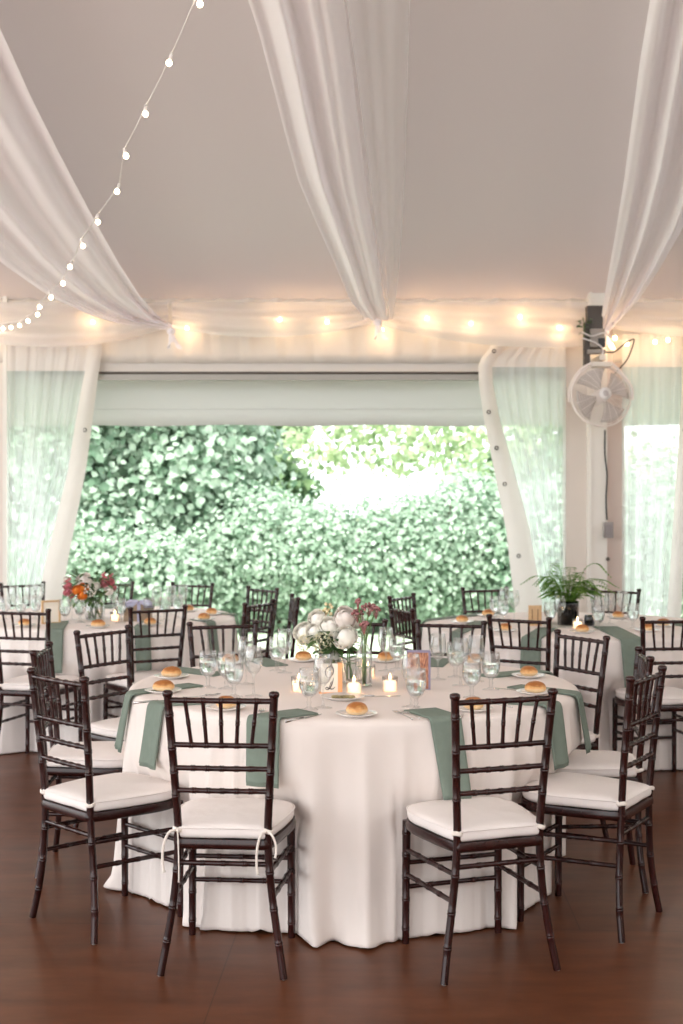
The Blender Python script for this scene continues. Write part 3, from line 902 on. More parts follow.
def flower(name, kind, foot, head, r, mat, label, group, cat='flower', seed=0, leaves=3, bend=None):
    """thing: stem (+ leaf) and blossom; foot stands in the vase"""
    foot = Vector(foot); head = Vector(head)
    o = tag(empty(name, foot), label, cat, group)
    h = head - foot
    mid = h * .5 + Vector((0, 0, .03)) - Vector((h.x, h.y, 0)) * .25
    sp = spline([(0, 0, 0), mid, h], 12)
    MB().tube(sp, [.0028] * 11 + [.0022], 6).build('stem', STEMG, o)
    rr = random.Random(seed)
    if leaves:
        lm = MB()
        for k in range(leaves):
            p = sp[5 + (k % 6)]; a = rr.uniform(0, 2 * pi)
            leaf(lm, p, (cos(a), sin(a), .5), rr.uniform(.055, .085), rr.uniform(.025, .038), .3)
        lm.build('leaf', LEAFG, o)
    m = MB()
    if kind == 'rose': rose(m, h, r, seed)
    elif kind == 'cluster':
        for k in range(46):
            t = math.acos(1 - 2 * (k + .5) / 46); a = k * 2.39996
            d = Vector((sin(t) * cos(a), sin(t) * sin(a), cos(t)))
            c = h + Vector((d.x, d.y, d.z * 1.15)) * r * rr.uniform(.82, 1.0)
            for q in range(4):
                b = q * pi / 2 + k
                e1 = d.orthogonal().normalized(); e2 = d.cross(e1)
                dd = (e1 * cos(b) + e2 * sin(b)) * .8 + d * .45
                leaf(m, c, dd, r * .34, r * .26, -.2)
    elif kind == 'spike':      # stock / snapdragon
        for k in range(9):
            z = (k / 8 - .5) * 2.6 * r; a = k * 2.4; w = r * (1.0 - .55 * k / 8)
            rose(m, h + Vector((cos(a) * w * .55, sin(a) * w * .55, z)), w * .55, seed + k, layers=2)
    elif kind == 'umbel':
        for k in range(26):
            a = k * 2.39996; q = sqrt((k + .5) / 26) * r
            c = h + Vector((cos(a) * q, sin(a) * q, .006 - q * q / r * .5 + rr.uniform(-.007, .007)))
            m.ball(c, rr.uniform(.004, .0075), 7, 4, (1, 1, .9))
            m.tube([h - Vector((0, 0, .045)), c], .0006, 4)
    elif kind == 'bud':
        for k in range(8):
            m.ball(h + Vector((rr.uniform(-r, r), rr.uniform(-r, r), rr.uniform(-r, r))), .008, 7, 5)
    m.build('blossom', mat, o)
    return o

# main bouquet vase (behind the number card), rose bottle and tall bottle
def bottle(p, prof, label, name='glass_bottle', mat=None, water=None):
    o = tag(empty(name, p), label, 'vase')
    inner = [(max(r - .0025, .0005), z) for r, z in prof[::-1] if z > .008] + [(.0005, .008)]
    MB().lathe([(.0005, 0)] + prof + inner, 24).build('glass', mat or GLASS, o)
    if water:
        rw = water[0]
        MB().lathe([(.0005, .009), (rw, .009), (rw, water[1]), (.0005, water[1])], 20).build('water', WATER, o, angle=40)
    return o
VP = on_table(333, 681)
bottle(VP, [(.036, 0), (.040, .004), (.041, .10), (.041, .125)], 'clear glass cylinder vase holding the white bouquet behind the number card', 'flower_vase', water=(.0375, .09))
BP = on_table(349.5, 683.5)
bottle(BP, [(.030, 0), (.032, .004), (.032, .100), (.032, .113)], 'clear narrow vase holding the rose stems beside the number card', water=(.0285, .085))
TP = on_table(364, 687)
bottle(TP, [(.030, 0), (.0335, .004), (.034, .125), (.031, .145), (.020, .163), (.0135, .178), (.0125, .222), (.0145, .226), (.0140, .232)], 'tall clear bottle holding the dried pink flowers', water=(.030, .085))
GB = 'white flowers of the front bouquet'
def hd(u, v, Y): return at(u, v, Y)
VY = VP.y
for (kind, u, v, dy, r, mat, lab, nm, sd) in [
 ('cluster', 322, 643, -.07, .038, CREAMP, 'pale yellow-cream stock at the low front of the white bouquet', 'stock_flower', 1),
 ('rose', 330, 626, -.05, .042, WHITEP, 'white rose in the upper middle of the front bouquet', 'rose', 2),
 ('rose', 317, 619, .0, .040, WHITEP, 'topmost white bloom of the front bouquet on the roll side', 'rose', 3),
 ('rose', 305, 633, .02, .048, WHITEP, 'large white bloom at the edge of the front bouquet, above a roll', 'rose', 4),
 ('cluster', 304, 643, -.02, .030, CREAMP, 'small cream cluster low at the edge of the front bouquet', 'stock_flower', 5),
 ('rose', 354.5, 620, .03, .040, WHITEP, 'white bloom of the front bouquet closest to the dried flowers', 'rose', 6),
 ('rose', 314, 631, -.03, .034, WHITEP, 'small white bloom in the middle of the front bouquet above the stock', 'rose', 7),
 ('bud', 330, 609, .02, .022, BERRY, 'sprig of pale buds topping the front bouquet', 'bud_sprig', 8),
 ('bud', 323, 612, .04, .018, BERRY, 'second sprig of pale buds behind the top of the front bouquet', 'bud_sprig', 9),
]:
    a = sd * 1.1
    flower(nm, kind, VP + Vector((.02 * cos(a), .02 * sin(a), .012)), hd(u, v, VY + dy), r, mat, lab, GB, seed=sd, leaves=4)
flower('rose', 'rose', BP + Vector((.004, -.006, .012)), hd(345, 637, BP.y - .045), .050, WHITEP, 'big open white rose facing us above the narrow stem vase', GB, seed=21, leaves=3)
flower('rose', 'rose', BP + Vector((-.006, .008, .012)), hd(345, 618, BP.y), .046, BLUSH, 'pointed blush-white bloom above the big open rose', GB, seed=22, leaves=3)
flower('rose', 'rose', BP + Vector((.010, .008, .012)), hd(336, 655, BP.y + .06), .022, WHITEP, 'small white bud low behind the number card', GB, seed=23, leaves=2)
gm = MB(); rr = random.Random(15)
for k in range(60):
    a = rr.uniform(0, 2 * pi); r = rr.uniform(.02, .105); z = rr.uniform(.12, .20)
    leaf(gm, (cos(a) * r, sin(a) * r - .01, z), (cos(a), sin(a) - .2, rr.uniform(-.5, .8)), rr.uniform(.04, .085), rr.uniform(.018, .034), .3)
go = empty('greenery_sprig', VP + Vector((0, 0, .013)))
gm.build('leaf', LEAFG, go)
sm = MB()
for k in range(9):
    a = k * .7
    sm.tube(spline([(.012 * cos(a), .012 * sin(a), 0), (.03 * cos(a), .03 * sin(a), .10), (.085 * cos(a), .085 * sin(a), .21)], 8), .002, 5)
sm.build('stem', STEMG, go)
tag(go, 'green leaves filling the white bouquet at the front table', 'greenery')
GD = 'dried pink flowers in the tall bottle'
for i, (u, v, dy, r, lab) in enumerate([(369, 606, 0, .030, 'largest dried mauve umbel at the top of the tall bottle'), (357.5, 612, .02, .024, 'dried mauve umbel leaning towards the white bouquet'),
                          (376, 609, -.02, .018, 'small dried mauve umbel leaning away from the white bouquet'), (364, 624, -.03, .018, 'low dried mauve tuft at the neck of the tall bottle'), (358, 602, 0, .008, 'tiny highest dried mauve tip above the tall bottle')]):
    flower('dried_flower', 'umbel', TP + Vector((.004 * cos(i * 2), .004 * sin(i * 2), .012)), hd(u, v, TP.y + dy), r, MAUVE, lab, GD, seed=40 + i, leaves=0)

# bouquet on the other table
P2 = on_table(95, 620.5)
bottle(P2, [(.050, 0), (.060, .01), (.066, .05), (.062, .10), (.052, .13), (.054, .14)], 'clear round vase holding the pink and orange bouquet', 'flower_vase', water=(.050, .09))
G2 = 'flowers of the pink and orange bouquet'
for i, (kind, u, v, dy, r, mat, lab, nm) in enumerate([
 ('spike', 68, 587, 0, .040, PINK, 'pink stock beside the orange blooms of the colourful bouquet', 'stock_flower'),
 ('rose', 77, 590, -.12, .032, ORANGE, 'orange bloom next to the pink stock, lowest but one in the colourful bouquet', 'ranunculus'),
 ('rose', 83.5, 588, -.12, .034, ORANGE, 'upper orange bloom of the colourful bouquet', 'ranunculus'),
 ('rose', 82.5, 595, -.13, .032, ORANGE, 'lower orange bloom of the colourful bouquet', 'ranunculus'),
 ('rose', 84, 580.5, -.03, .050, BLUSH, 'large blush bloom at the top of the colourful bouquet', 'rose'),
 ('cluster', 90, 589, -.12, .042, WHITEP, 'cream cluster in the middle of the colourful bouquet', 'hydrangea'),
 ('spike', 104, 580, -.02, .036, PINK, 'tall pink stock next to the chair-side stock in the colourful bouquet', 'stock_flower'),
 ('spike', 111, 581, .03, .034, PINK, 'outermost pink stock on the chair side of the colourful bouquet', 'stock_flower'),
 ('rose', 108.5, 591, -.08, .030, BLUSH, 'peach bloom low under the two pink stocks of the colourful bouquet', 'rose'),
 ('rose', 96.5, 586, -.08, .024, WHITEP, 'small cream bloom between the cream cluster and the pink stocks', 'rose'),
 ('rose', 67, 580, .05, .024, BLUSH, 'small peach bloom above the single pink stock of the colourful bouquet', 'rose')]):
    flower(nm, kind, P2 + Vector((.03 * cos(i), .03 * sin(i), .012)), hd(u, v, P2.y + dy), r, mat, lab, G2, seed=60 + i, leaves=5)
gm = MB(); rr = random.Random(5)
for k in range(130):
    a = rr.uniform(0, 2 * pi); r = rr.uniform(.02, .17); z = rr.uniform(.10, .30)
    leaf(gm, (cos(a) * r, sin(a) * r, z), (cos(a), sin(a), rr.uniform(-.3, 1)), rr.uniform(.05, .10), rr.uniform(.02, .035), .3)
go = empty('greenery_sprig', P2 + Vector((0, 0, .014)))
gm.build('leaf', LEAFG, go)
sm = MB()
for u, v in ((75, 571), (97, 573), (62, 588)):
    h = hd(u, v, P2.y) - P2
    sm.tube(spline([(0, 0, 0), h * .5 + Vector((0, 0, .02)), h], 8), .003, 5)
    for k in range(12):
        a = k * 2.4
        leaf(sm, h * (.6 + .4 * k / 12), (cos(a), sin(a), .5), .035, .016, .2)
sm.build('stem', LEAFG, go)
tag(go, 'dark green filler foliage of the pink and orange bouquet', 'greenery')

# fern in a smoked vase
P3 = on_table(568, 625)
bottle(P3, [(.062, 0), (.066, .004), (.068, .13), (.068, .150)], 'dark smoked glass vase under the green fern', 'flower_vase', mat=SMOKE)
fr = tag(empty('potted_fern', P3 + Vector((0, 0, .012))), 'leafy green fern spilling out of the dark glass vase', 'fern')
rr = random.Random(11)
MB().lathe([(.0005, 0), (.055, 0), (.056, .09), (.0005, .105)], 16).build('root_ball', pbr('soil', (.03, .02, .012), .9), fr)
for k in range(64):
    a = k * 2.39996 + rr.uniform(-.2, .2); L = rr.uniform(.10, .24) if k % 9 else .29
    el = rr.uniform(1.0, 2.3) if k % 7 else 1.2
    base = Vector((cos(a) * .02, sin(a) * .02, .10))
    d = Vector((cos(a), sin(a), 0))
    p = spline([base, base + d * (L * .30) + Vector((0, 0, L * .40 * el)), base + d * (L * .65) + Vector((0, 0, L * .50 * el)), base + d * L + Vector((0, 0, L * .36 * el))], 17)
    m = MB().tube(p, [.0022 * (1 - i / 20) for i in range(17)], 5)
    for i in range(3, 17):
        t = (p[i] - p[i - 1]).normalized(); s = t.cross(Vector((0, 0, 1)))
        s = s.normalized() if s.length > .01 else Vector((1, 0, 0))
        w = .036 * sin(pi * min(1, (i - 1) / 16 * .85 + .1)) + .008
        for sg in (-1, 1):
            leaf(m, p[i], s * sg + t * .55, w, w * .30, .25)
    m.build('frond', FERNG, fr)

# table sign, picture card, number block, framed sign, ribbon box
CARD = pbr('cream_card', (.92, .85, .74), .8)
INK = pbr('black_ink', (.03, .025, .03), .7)
PEACH = pbr('peach_wood', (.85, .42, .20), .6)
q = on_table(330, 694)
sg = tag(empty('table_number', q, .10), 'cream table card with black script on a wooden stand, behind a wine glass', 'table number')
MB().box((0, 0, .062), (.070, .003, .118)).build('card', CARD, sg, smooth=False)
MB().box((.040, .008, .062), (.018, .022, .122)).box((0, .008, .0035), (.086, .024, .007)).build('stand', PEACH, sg, smooth=False)
ink = MB()
def stroke(pts, r=.0016):
    p = spline([(x, -.0022, z) for x, z in pts], 40)
    ink.tube(p, [r * (.45 + .75 * abs(sin(i * .16))) for i in range(40)], 6)
stroke([(-.012, .102), (.004, .112), (.013, .098), (.010, .078), (-.004, .066), (-.016, .074), (-.018, .092), (-.010, .106), (.010, .113)])
stroke([(.014, .064), (.010, .046), (.002, .028), (-.008, .018), (-.018, .020), (-.014, .027), (-.002, .022), (.010, .020), (.020, .028)])
stroke([(.006, .050), (.000, .036), (-.004, .026)], .0012)
ink.build('script', INK, sg)

def print_mat():
    m, nt, out = new_mat('printed_picture')
    b = nt.nodes.new('ShaderNodeBsdfPrincipled'); b.inputs['Roughness'].default_value = .6
    tc = nt.nodes.new('ShaderNodeTexCoord')
    mp = nt.nodes.new('ShaderNodeMapping'); mp.inputs['Scale'].default_value = (7, 1, 3)
    n = nt.nodes.new('ShaderNodeTexNoise'); n.inputs['Scale'].default_value = 2.2; n.inputs['Detail'].default_value = 3
    nt.links.new(tc.outputs['Generated'], mp.inputs[0]); nt.links.new(mp.outputs[0], n.inputs['Vector'])
    r = nt.nodes.new('ShaderNodeValToRGB'); e = r.color_ramp.elements
    e[0].position = .36; e[0].color = (.16, .07, .06, 1); e[1].position = .66; e[1].color = (.55, .30, .19, 1)
    k = e.new(.5); k.color = (.42, .17, .09, 1)
    nt.links.new(n.outputs['Fac'], r.inputs[0]); nt.links.new(r.outputs[0], b.inputs['Base Color'])
    nt.links.new(b.outputs[0], out.inputs[0])
    return m
q = on_table(418.5, 690)
pc = tag(empty('picture_card', q, -.12), 'upright printed card in orange and brown with a violet edge among the goblets', 'card')
MB().box((0, 0, .082), (.098, .004, .160)).build('card', pbr('violet_border', (.26, .23, .33), .6), pc, smooth=False)
MB().box((-.002, -.0028, .079), (.084, .0015, .146)).build('picture', print_mat(), pc, smooth=False)
MB().box((0, .02, .05), (.03, .003, .105), Matrix.Rotation(.35, 3, 'X')).build('easel_strut', CARD, pc, smooth=False)

q = on_table(535, 626)
nb = tag(empty('number_block', q, -.05), 'pale wooden number block standing near the fern', 'table number')
BLOND = pbr('blond_wood', (.72, .47, .25), .6, noise_scale=6, noise_amt=.25, stretch=(6, 1, 1))
DKW = pbr('dark_inlay', (.22, .11, .05), .7)
MB().box((0, 0, .065), (.080, .028, .126)).build('block', BLOND, nb, smooth=False)
sl = MB()
for dx in (-.018, .016):
    sl.box((dx, -.0145, .068), (.005, .002, .075))
sl.build('numeral', DKW, nb, smooth=False)

q = on_table(51, 624)
fs = tag(empty('framed_sign', q, .5), 'small wood-framed sign beside the pink and orange bouquet', 'sign')
fm = MB()
for (c, s) in (((-.055, 0, .075), (.012, .016, .15)), ((.055, 0, .075), (.012, .016, .15)), ((0, 0, .144), (.10, .016, .012)), ((0, 0, .006), (.10, .016, .012))):
    fm.box(c, s)
fm.build('frame', BLOND, fs, smooth=False)
MB().box((0, .002, .075), (.10, .004, .128)).build('panel', CARD, fs, smooth=False)
MB().box((0, .03, .06), (.012, .006, .125), Matrix.Rotation(.4, 3, 'X')).build('easel_strut', BLOND, fs, smooth=False)

q = on_table(138, 621)
rb = tag(empty('card_box', q, .05), 'rustic wooden box tied with a lavender ribbon bow', 'box')
BOXW = pbr('rustic_box_wood', (.42, .30, .20), .7, noise_scale=8, noise_amt=.4, stretch=(1, 1, 6))
LAV = pbr('lavender_ribbon', (.48, .47, .62), .6)
bx = MB()
for z in (.022, .066, .108):
    bx.box((0, -.055, z), (.17, .010, .040)).box((0, .055, z), (.17, .010, .040)).box((-.08, 0, z), (.010, .10, .040)).box((.08, 0, z), (.010, .10, .040))
bx.box((0, 0, .006), (.16, .105, .010))
bx.build('crate', BOXW, rb, smooth=False)
rbm = MB()
rbm.box((.012, -.062, .066), (.022, .003, .128))
for sgn in (-1, 1):
    rbm.grid(lambda i, j: (.012 + sgn * (.005 + .085 * sin(pi * i / 12) ** .8 * (1 if True else 0) * (i / 12 if i < 7 else 1)), -.066 - .012 * sin(pi * j / 4) , .125 + .020 * cos(pi * i / 6) * sin(pi * i / 12) + (j / 4 - .5) * .028), 13, 5)
rbm.build('ribbon', LAV, rb)

# ------------------------------------------------------------------ setting: floor, lawn, tent
WY = 10.20
o = MB().box((0, 4.4, -.03), (17, 12.0, .06)).build('floor', FLOORM, smooth=False); struct(o)
o = MB().grid(lambda i, j: (-60 + 120 * i / 40, -50 + 130 * j / 40, -.075), 41, 41).build('ground_lawn', LAWN); struct(o)

BOUNCE = pbr('pale_bounce_ground', (.74, .67, .655), .85, .2, noise_scale=3, noise_amt=.12)
o = MB().box((0, -7.6, -.045), (30, 11.9, .05)).box((-11.8, 4.4, -.045), (6.5, 12, .05)).build('added_bounce_ground', BOUNCE, smooth=False); struct(o)  # unseen pale ground, added to bounce light up onto lining and drapes
EZ, SL, RY = 3.14, .35, 2.2
def ceil_z(y):
    return EZ + SL * (10.32 - y) if y > RY else EZ + SL * (10.32 - RY) - SL * (RY - y)
def cz(i, j):
    y = 11.0 - (11.0 + 1.6) * i / 60; x = -8.5 + 17 * j / 40
    return (x, y, ceil_z(y))
o = MB().grid(cz, 61, 41).build('ceiling', CEIL); struct(o)

# back wall: gathered valance band above the opening, rail, flap
def pleat(name, x0, x1, z0, z1, y, amp, n, mat, seed=0, zfun=None, nx=None):
    nx = nx or int((x1 - x0) * 60) + 8
    rr_ = np.random.default_rng(seed); ph = rr_.uniform(0, 6.28, 4)
    def P(i, j):
        x = x0 + (x1 - x0) * i / (nx - 1); t = j / 7
        w = sin(n * x * 2 * pi + ph[0] + .8 * sin(x * 3 + ph[1])) + .5 * sin(n * 1.7 * x * 2 * pi + ph[2])
        return (x, y + amp * w * (.4 + .6 * t), z0 + (z1 - z0) * t)
    return MB().grid(P, nx, 8).build(name, mat)
def zz(v, Y=WY): return CH - (v - HZ) / F * Y
def xx(u, Y=WY): return (u - 341.5) / F * Y
o = pleat('wall_back', xx(-200), xx(900), zz(362.5), zz(296), WY + .02, .011, 5, VALANCE, 1); struct(solid(o, .004))
o = MB().box(((xx(96) + xx(502)) / 2, WY + .05, zz(367.5)), (xx(520) - xx(60), .02, zz(362) - zz(373))).build('trim_1', CREAMW, smooth=False); struct(o)
o = MB().box(((xx(96) + xx(502)) / 2, WY + .06, zz(376)), (xx(565) - xx(10), .05, zz(372.5) - zz(379.8))).build('trim_2', RAILM, smooth=False); struct(o)
rl = MB().tube([(xx(15), WY + .03, zz(372.5)), (xx(560), WY + .03, zz(372.5))], .010, 8).build('trim_3', DARKST); struct(rl)
def flap(i, j):
    x = -7.5 + 15 * i / 120; t = j / 6
    Y = WY + .38
    return (x, Y + .015 * sin(x * 2.1) * t + .02 * t, zz(345, Y) + (zz(425.5, Y) - zz(345, Y)) * t + (.006 * sin(x * 5) if j == 6 else 0))
o = MB().grid(flap, 121, 7).build('trim_4', FLAP); struct(solid(o, .003))
# pale seam lines on the flap
hem = MB().tube([(-7.4, WY + .372, zz(409, WY + .37)), (7.4, WY + .372, zz(409, WY + .37))], .003, 6).build('trim_5', pbr('seam_thread', (.74, .75, .73), .8), None); struct(hem)

# columns and fixed panels
o = MB().box((xx(596), WY - .02, 1.62), (.150, .11, 3.24)).box((xx(589), WY - .08, 1.62), (.018, .02, 3.24)).build('column', COLUMN, smooth=False); struct(o)
PANEL = pbr('tent_panel', (.80, .72, .66), .65, .3, noise_scale=2.5, noise_amt=.05, trans=.12)
def panel(name, u0, u1, amp, seed, mat=PANEL):
    x0, x1 = xx(u0), xx(u1)
    return struct(solid(pleat(name, x0, x1, .005, zz(318), WY + .01, amp, 1.4, mat, seed, nx=26), .004))
panel('wall_panel', 563, 589, .008, 2)
panel('wall_panel', 603, 625, .010, 3, pbr('beige_panel', (.66, .54, .49), .7, .2, trans=.1))
panel('wall_panel', -60, 8, .008, 4)
o = MB().box((xx(5.5), WY + .0, 1.62), (.030, .05, 3.24)).build('column', COLUMN, smooth=False); struct(o)
o = MB().box(((xx(-60) - 8.4) / 2, WY + .02, 1.60), (8.4 + xx(-60), .02, 3.2)).build('wall_left', CREAMW, smooth=False); struct(o)
o = MB().box((7.6, 4.4, 1.60), (.02, 11.8, 3.2)).build('added_shade_wall_east', CREAMW, smooth=False); struct(o)  # unseen side wall, added to block light coming from the right
o = MB().box((3.65, -1.62, 1.60), (7.9, .02, 3.2)).build('added_shade_wall_south', CREAMW, smooth=False); struct(o)  # added behind the camera, out of view, so light comes mostly from the left
o = MB().box(((xx(775) + 8.4) / 2, WY + .02, 1.60), (8.4 - xx(775), .02, 3.2)).build('wall_right', CREAMW, smooth=False); struct(o)

# gathered clear vinyl curtains with opaque edge band, header and grommets
def curtain(name, outer_u, edge, head_v, label, seed, border=True, Y=WY - .03, wave=6):
    """outer_u: straight side; edge: [(u, v)] of the free edge from top to bottom; band widths in px"""
    root = tag(empty(name, (0, 0, 0)), label, 'curtain', 'gathered clear vinyl tent curtains')
    rs = np.random.default_rng(seed); ph = rs.uniform(0, 6.28, 6)
    vs = [p[1] for p in edge]; us = [p[0] for p in edge]; bw = [p[2] for p in edge]
    def eu(v): return float(np.interp(v, vs, us))
    def eb(v): return float(np.interp(v, vs, bw))
    sgn = 1 if us[0] > outer_u else -1
    xo = outer_u
    def fold(s, v):
        k = min(1, max(.25, (v - 340) / 120))
        return .020 * k * (sin(wave * 2 * pi * s + ph[0] + .6 * sin(s * 5 + v * .006)) + .5 * sin(wave * 1.73 * 2 * pi * s + ph[1] + v * .004) + .16 * sin(wave * 3.1 * 2 * pi * s + ph[2]))
    NS = 110
    def sheet(v0, v1, nv, s0=0.0, s1=1.0, inner=True, dy=0.0):
        def P(i, j):
            v = v0 + (v1 - v0) * j / (nv - 1); s = s0 + (s1 - s0) * i / (NS - 1)
            e = eu(v) - (sgn * eb(v) if inner else 0)
            u = xo + (e - xo) * s
            return at(u, v, Y + fold(s, v) + dy)
        return MB().grid(P, NS, nv)
    bot = HZ + F * CH / Y - 2
    sheet(head_v - 1, bot, 26, 0, 1.02).build('clear_sheet', VINYL, root)
    sheet(334, head_v, 6, 0, 1.0, dy=-.004).build('header', CREAMW, root)
    if border:
        def P(i, j):
            v = 340 + (bot - 340) * j / 39; t = i / 6
            e = eu(v); u = e - sgn * eb(v) * (1 - t)
            return at(u, v, Y - .012 + fold(1.0, v) * (1 - t) - .03 * sin(pi * t) )
        bo = MB().grid(P, 7, 40).build('edge_band', CREAMW, root)
        for v in ((351, 412, 448, 484, 556) if seed == 2 else (430,)):
            e = eu(v) - sgn * eb(v) * .38
            c = at(e, v, Y - .045)
            MB().tube([c + Vector((.013 * cos(a), 0, .013 * sin(a))) for a in np.linspace(0, 2 * pi, 13)], .0045, 6, caps=False).build('grommet', DARKST, bo)
    return root
curtain('vinyl_curtain', 7, [(101, 330, 14), (102, 352, 13), (97, 385, 15), (92, 425, 17), (86, 470, 18), (76, 520, 20), (68, 560, 22), (62, 600, 24), (52, 700, 24)], 371, 'clear vinyl curtain gathered behind the bouquet table', 1)
curtain('vinyl_curtain', 566, [(500, 330, 10), (490, 348, 18), (478, 362, 14), (479, 385, 14), (484, 420, 16), (494, 470, 20), (506, 530, 24), (514, 600, 28), (524, 700, 30)], 367, 'clear vinyl curtain gathered behind the fern, its edge band with grommets', 2, wave=5)
curtain('vinyl_curtain', 622, [(690, 330, 8), (690, 380, 8), (688, 450, 10), (685, 520, 12), (682, 600, 14), (676, 700, 16)], 367, 'clear vinyl curtain beyond the fan, next to the outlet box panel', 3, wave=4)
curtain('vinyl_curtain', 776, [(700, 330, 8), (700, 380, 8), (704, 450, 10), (708, 520, 12), (712, 600, 14), (716, 700, 16)], 367, 'clear vinyl curtain farthest beyond the tent column, cut by the photo edge', 4, wave=4)

# ------------------------------------------------------------------ ceiling drapes
def yceil(v):      # depth at which the photo row v meets the lining
    return (EZ + SL * 10.32 - CH) / (SL + (HZ - v) / F)
def drape(label, left, right, seed, mat, nf=5, vtop=-330, amp=.034, knot=True, name='ceiling_drape'):
    """left / right: [(u, v)] edges from the anchor upward"""
    root = tag(empty(name), label, 'drape', 'white voile drapes under the tent lining')
    rs = np.random.default_rng(seed); ph = rs.uniform(0, 6.28, 8)
    def edge(pts):
        pts = sorted(pts, key=lambda p: -p[1])
        d = (pts[-1][0] - pts[-2][0]) / (pts[-1][1] - pts[-2][1])
        pts = pts + [(pts[-1][0] + d * (vtop - pts[-1][1]), vtop)]
        return [p[1] for p in pts][::-1], [p[0] for p in pts][::-1]
    lv, lu = edge(left); rv, ru = edge(right)
    NU, NV = 60, 81
    vb = max(left[0][1], right[0][1])
    off = rs.uniform(.6, 1.4, 12)
    def P(i, j):
        s = i / (NU - 1); v = s * s * .35 + s * .65
        lbl = np.interp(0, [0], [0])
        vL = left[0][1] + (vtop - left[0][1]) * v; vR = right[0][1] + (vtop - right[0][1]) * v
        t = j / (NV - 1)
        u0 = float(np.interp(vL, lv, lu)); u1 = float(np.interp(vR, rv, ru))
        vv = vL * (1 - t) + vR * t
        u = u0 + (u1 - u0) * t
        yc = min(yceil(vv) * .955 , 10.10)
        k = min(1, s * 5 + .12)
        w = abs(u1 - u0) / F * yc
        a = min(amp, w * .10)
        fold = a * (sin(nf * 2 * pi * t + ph[0] + .7 * sin(s * 3 + ph[3])) + .5 * sin(nf * 1.63 * 2 * pi * t + ph[1] + s * 1.3) + .16 * sin(nf * 2.9 * 2 * pi * t + ph[2] - s))
        Y = yc - fold * 1.6 - .05
        p = at(u, vv, Y)
        zc = ceil_z(p.y) - .03
        if p.z > zc: p.z = zc
        return p
    MB().grid(P, NU, NV).build('drape_cloth', mat, root)
    if knot:
        u = (left[0][0] + right[0][0]) / 2; c = at(u, vb, 10.03)
        m = MB().ball(c + Vector((0, 0, -.01)), .035, 12, 8, (1, .8, .8))
        def T(i, j):
            t = i / 8; a = 2 * pi * j / 24
            r = (.012 + .034 * t) * (1 + .45 * sin(3 * a + t * 2))
            return c + Vector((r * cos(a) + .02 * t, r * sin(a) * .6, -.02 - .10 * t - .03 * sin(2 * a + 1) * t))
        m.grid(T, 9, 24, closed=True)
        m.build('tied_tail', mat, root)
    return root
drape('wide white voile drape falling to the middle of the tent eave',
      [(366, 321), (350, 300), (334, 262), (317, 225), (298, 180), (284, 130), (270, 75), (258, 30), (248, 0)],
      [(389, 320), (384, 300), (378, 260), (368, 200), (358, 120), (350, 50), (344, 0)], 1, SHEER, nf=2.2)
drape('thin see-through voile panel beside the middle drape',
      [(388, 320), (384, 290), (376, 230), (366, 150), (356, 70), (346, 0)],
      [(393, 319), (397, 290), (402, 230), (406, 150), (408, 70), (410, 0)], 2, SHEERL, nf=1.2, knot=False)
drape('white voile drape sweeping behind the string lights to the eave',
      [(166, 330), (130, 327), (90, 315), (50, 297), (0, 262), (-60, 205), (-130, 120)],
      [(176, 326), (160, 318), (140, 296), (118, 262), (90, 212), (60, 155), (30, 95), (0, 28), (-14, -8)], 3, SHEER, nf=3)
drape('white voile drape falling to the eave above the wall fan',
      [(600, 331), (602, 312), (608, 275), (616, 230), (624, 180), (632, 120), (640, 60), (650, 0)],
      [(610, 331), (622, 318), (640, 298), (660, 268), (683, 228), (705, 170), (725, 90), (742, 0)], 4, SHEER, nf=2.5)

# scalloped voile below the lining along the eave
def scallop(u0, u1, sag, label, seed, v_end0=328, v_end1=325):
    rs = np.random.default_rng(seed); ph = rs.uniform(0, 6.28, 4)
    def P(i, j):
        s = i / 60; t = j / 16
        u = u0 + (u1 - u0) * s
        vt = 302
        vb = v_end0 + (v_end1 - v_end0) * s + sag * 4 * s * (1 - s)
        v = vt + (vb - vt) * t
        fold = .03 * sin(t * 9 + 2.2 * s + ph[0]) * (.35 + sin(pi * s)) + .02 * sin(t * 17 - 3 * s + ph[1])
        Y = 10.10 - .16 * t * sin(pi * min(1, max(0, s))) - .05 * t + fold
        return at(u, v, Y)
    o = MB().grid(P, 61, 17).build('sheer_swag', SHEERW)
    tag(o, label, 'drape', 'scalloped voile along the eave')
scallop(-60, 168, 17, 'scalloped sheer voile along the eave above the vinyl behind the bouquet table', 1, 332, 328)
scallop(172, 372, 11, 'scalloped sheer voile on the string-light side of the middle drape', 2, 328, 324)
scallop(380, 588, 9, 'scalloped sheer voile between the middle drape and the wall fan', 3, 325, 346)
scallop(612, 760, 7, 'scalloped sheer voile beyond the fan', 4, 328, 330)

# ------------------------------------------------------------------ lights on strings
def point(p, e, col=(1, .66, .36), r=.02):
    l = bpy.data.lights.new('bulb_light', 'POINT'); l.energy = e; l.color = col; l.shadow_soft_size = r
    o = bpy.data.objects.new('bulb_light', l); COL.objects.link(o); o.location = p

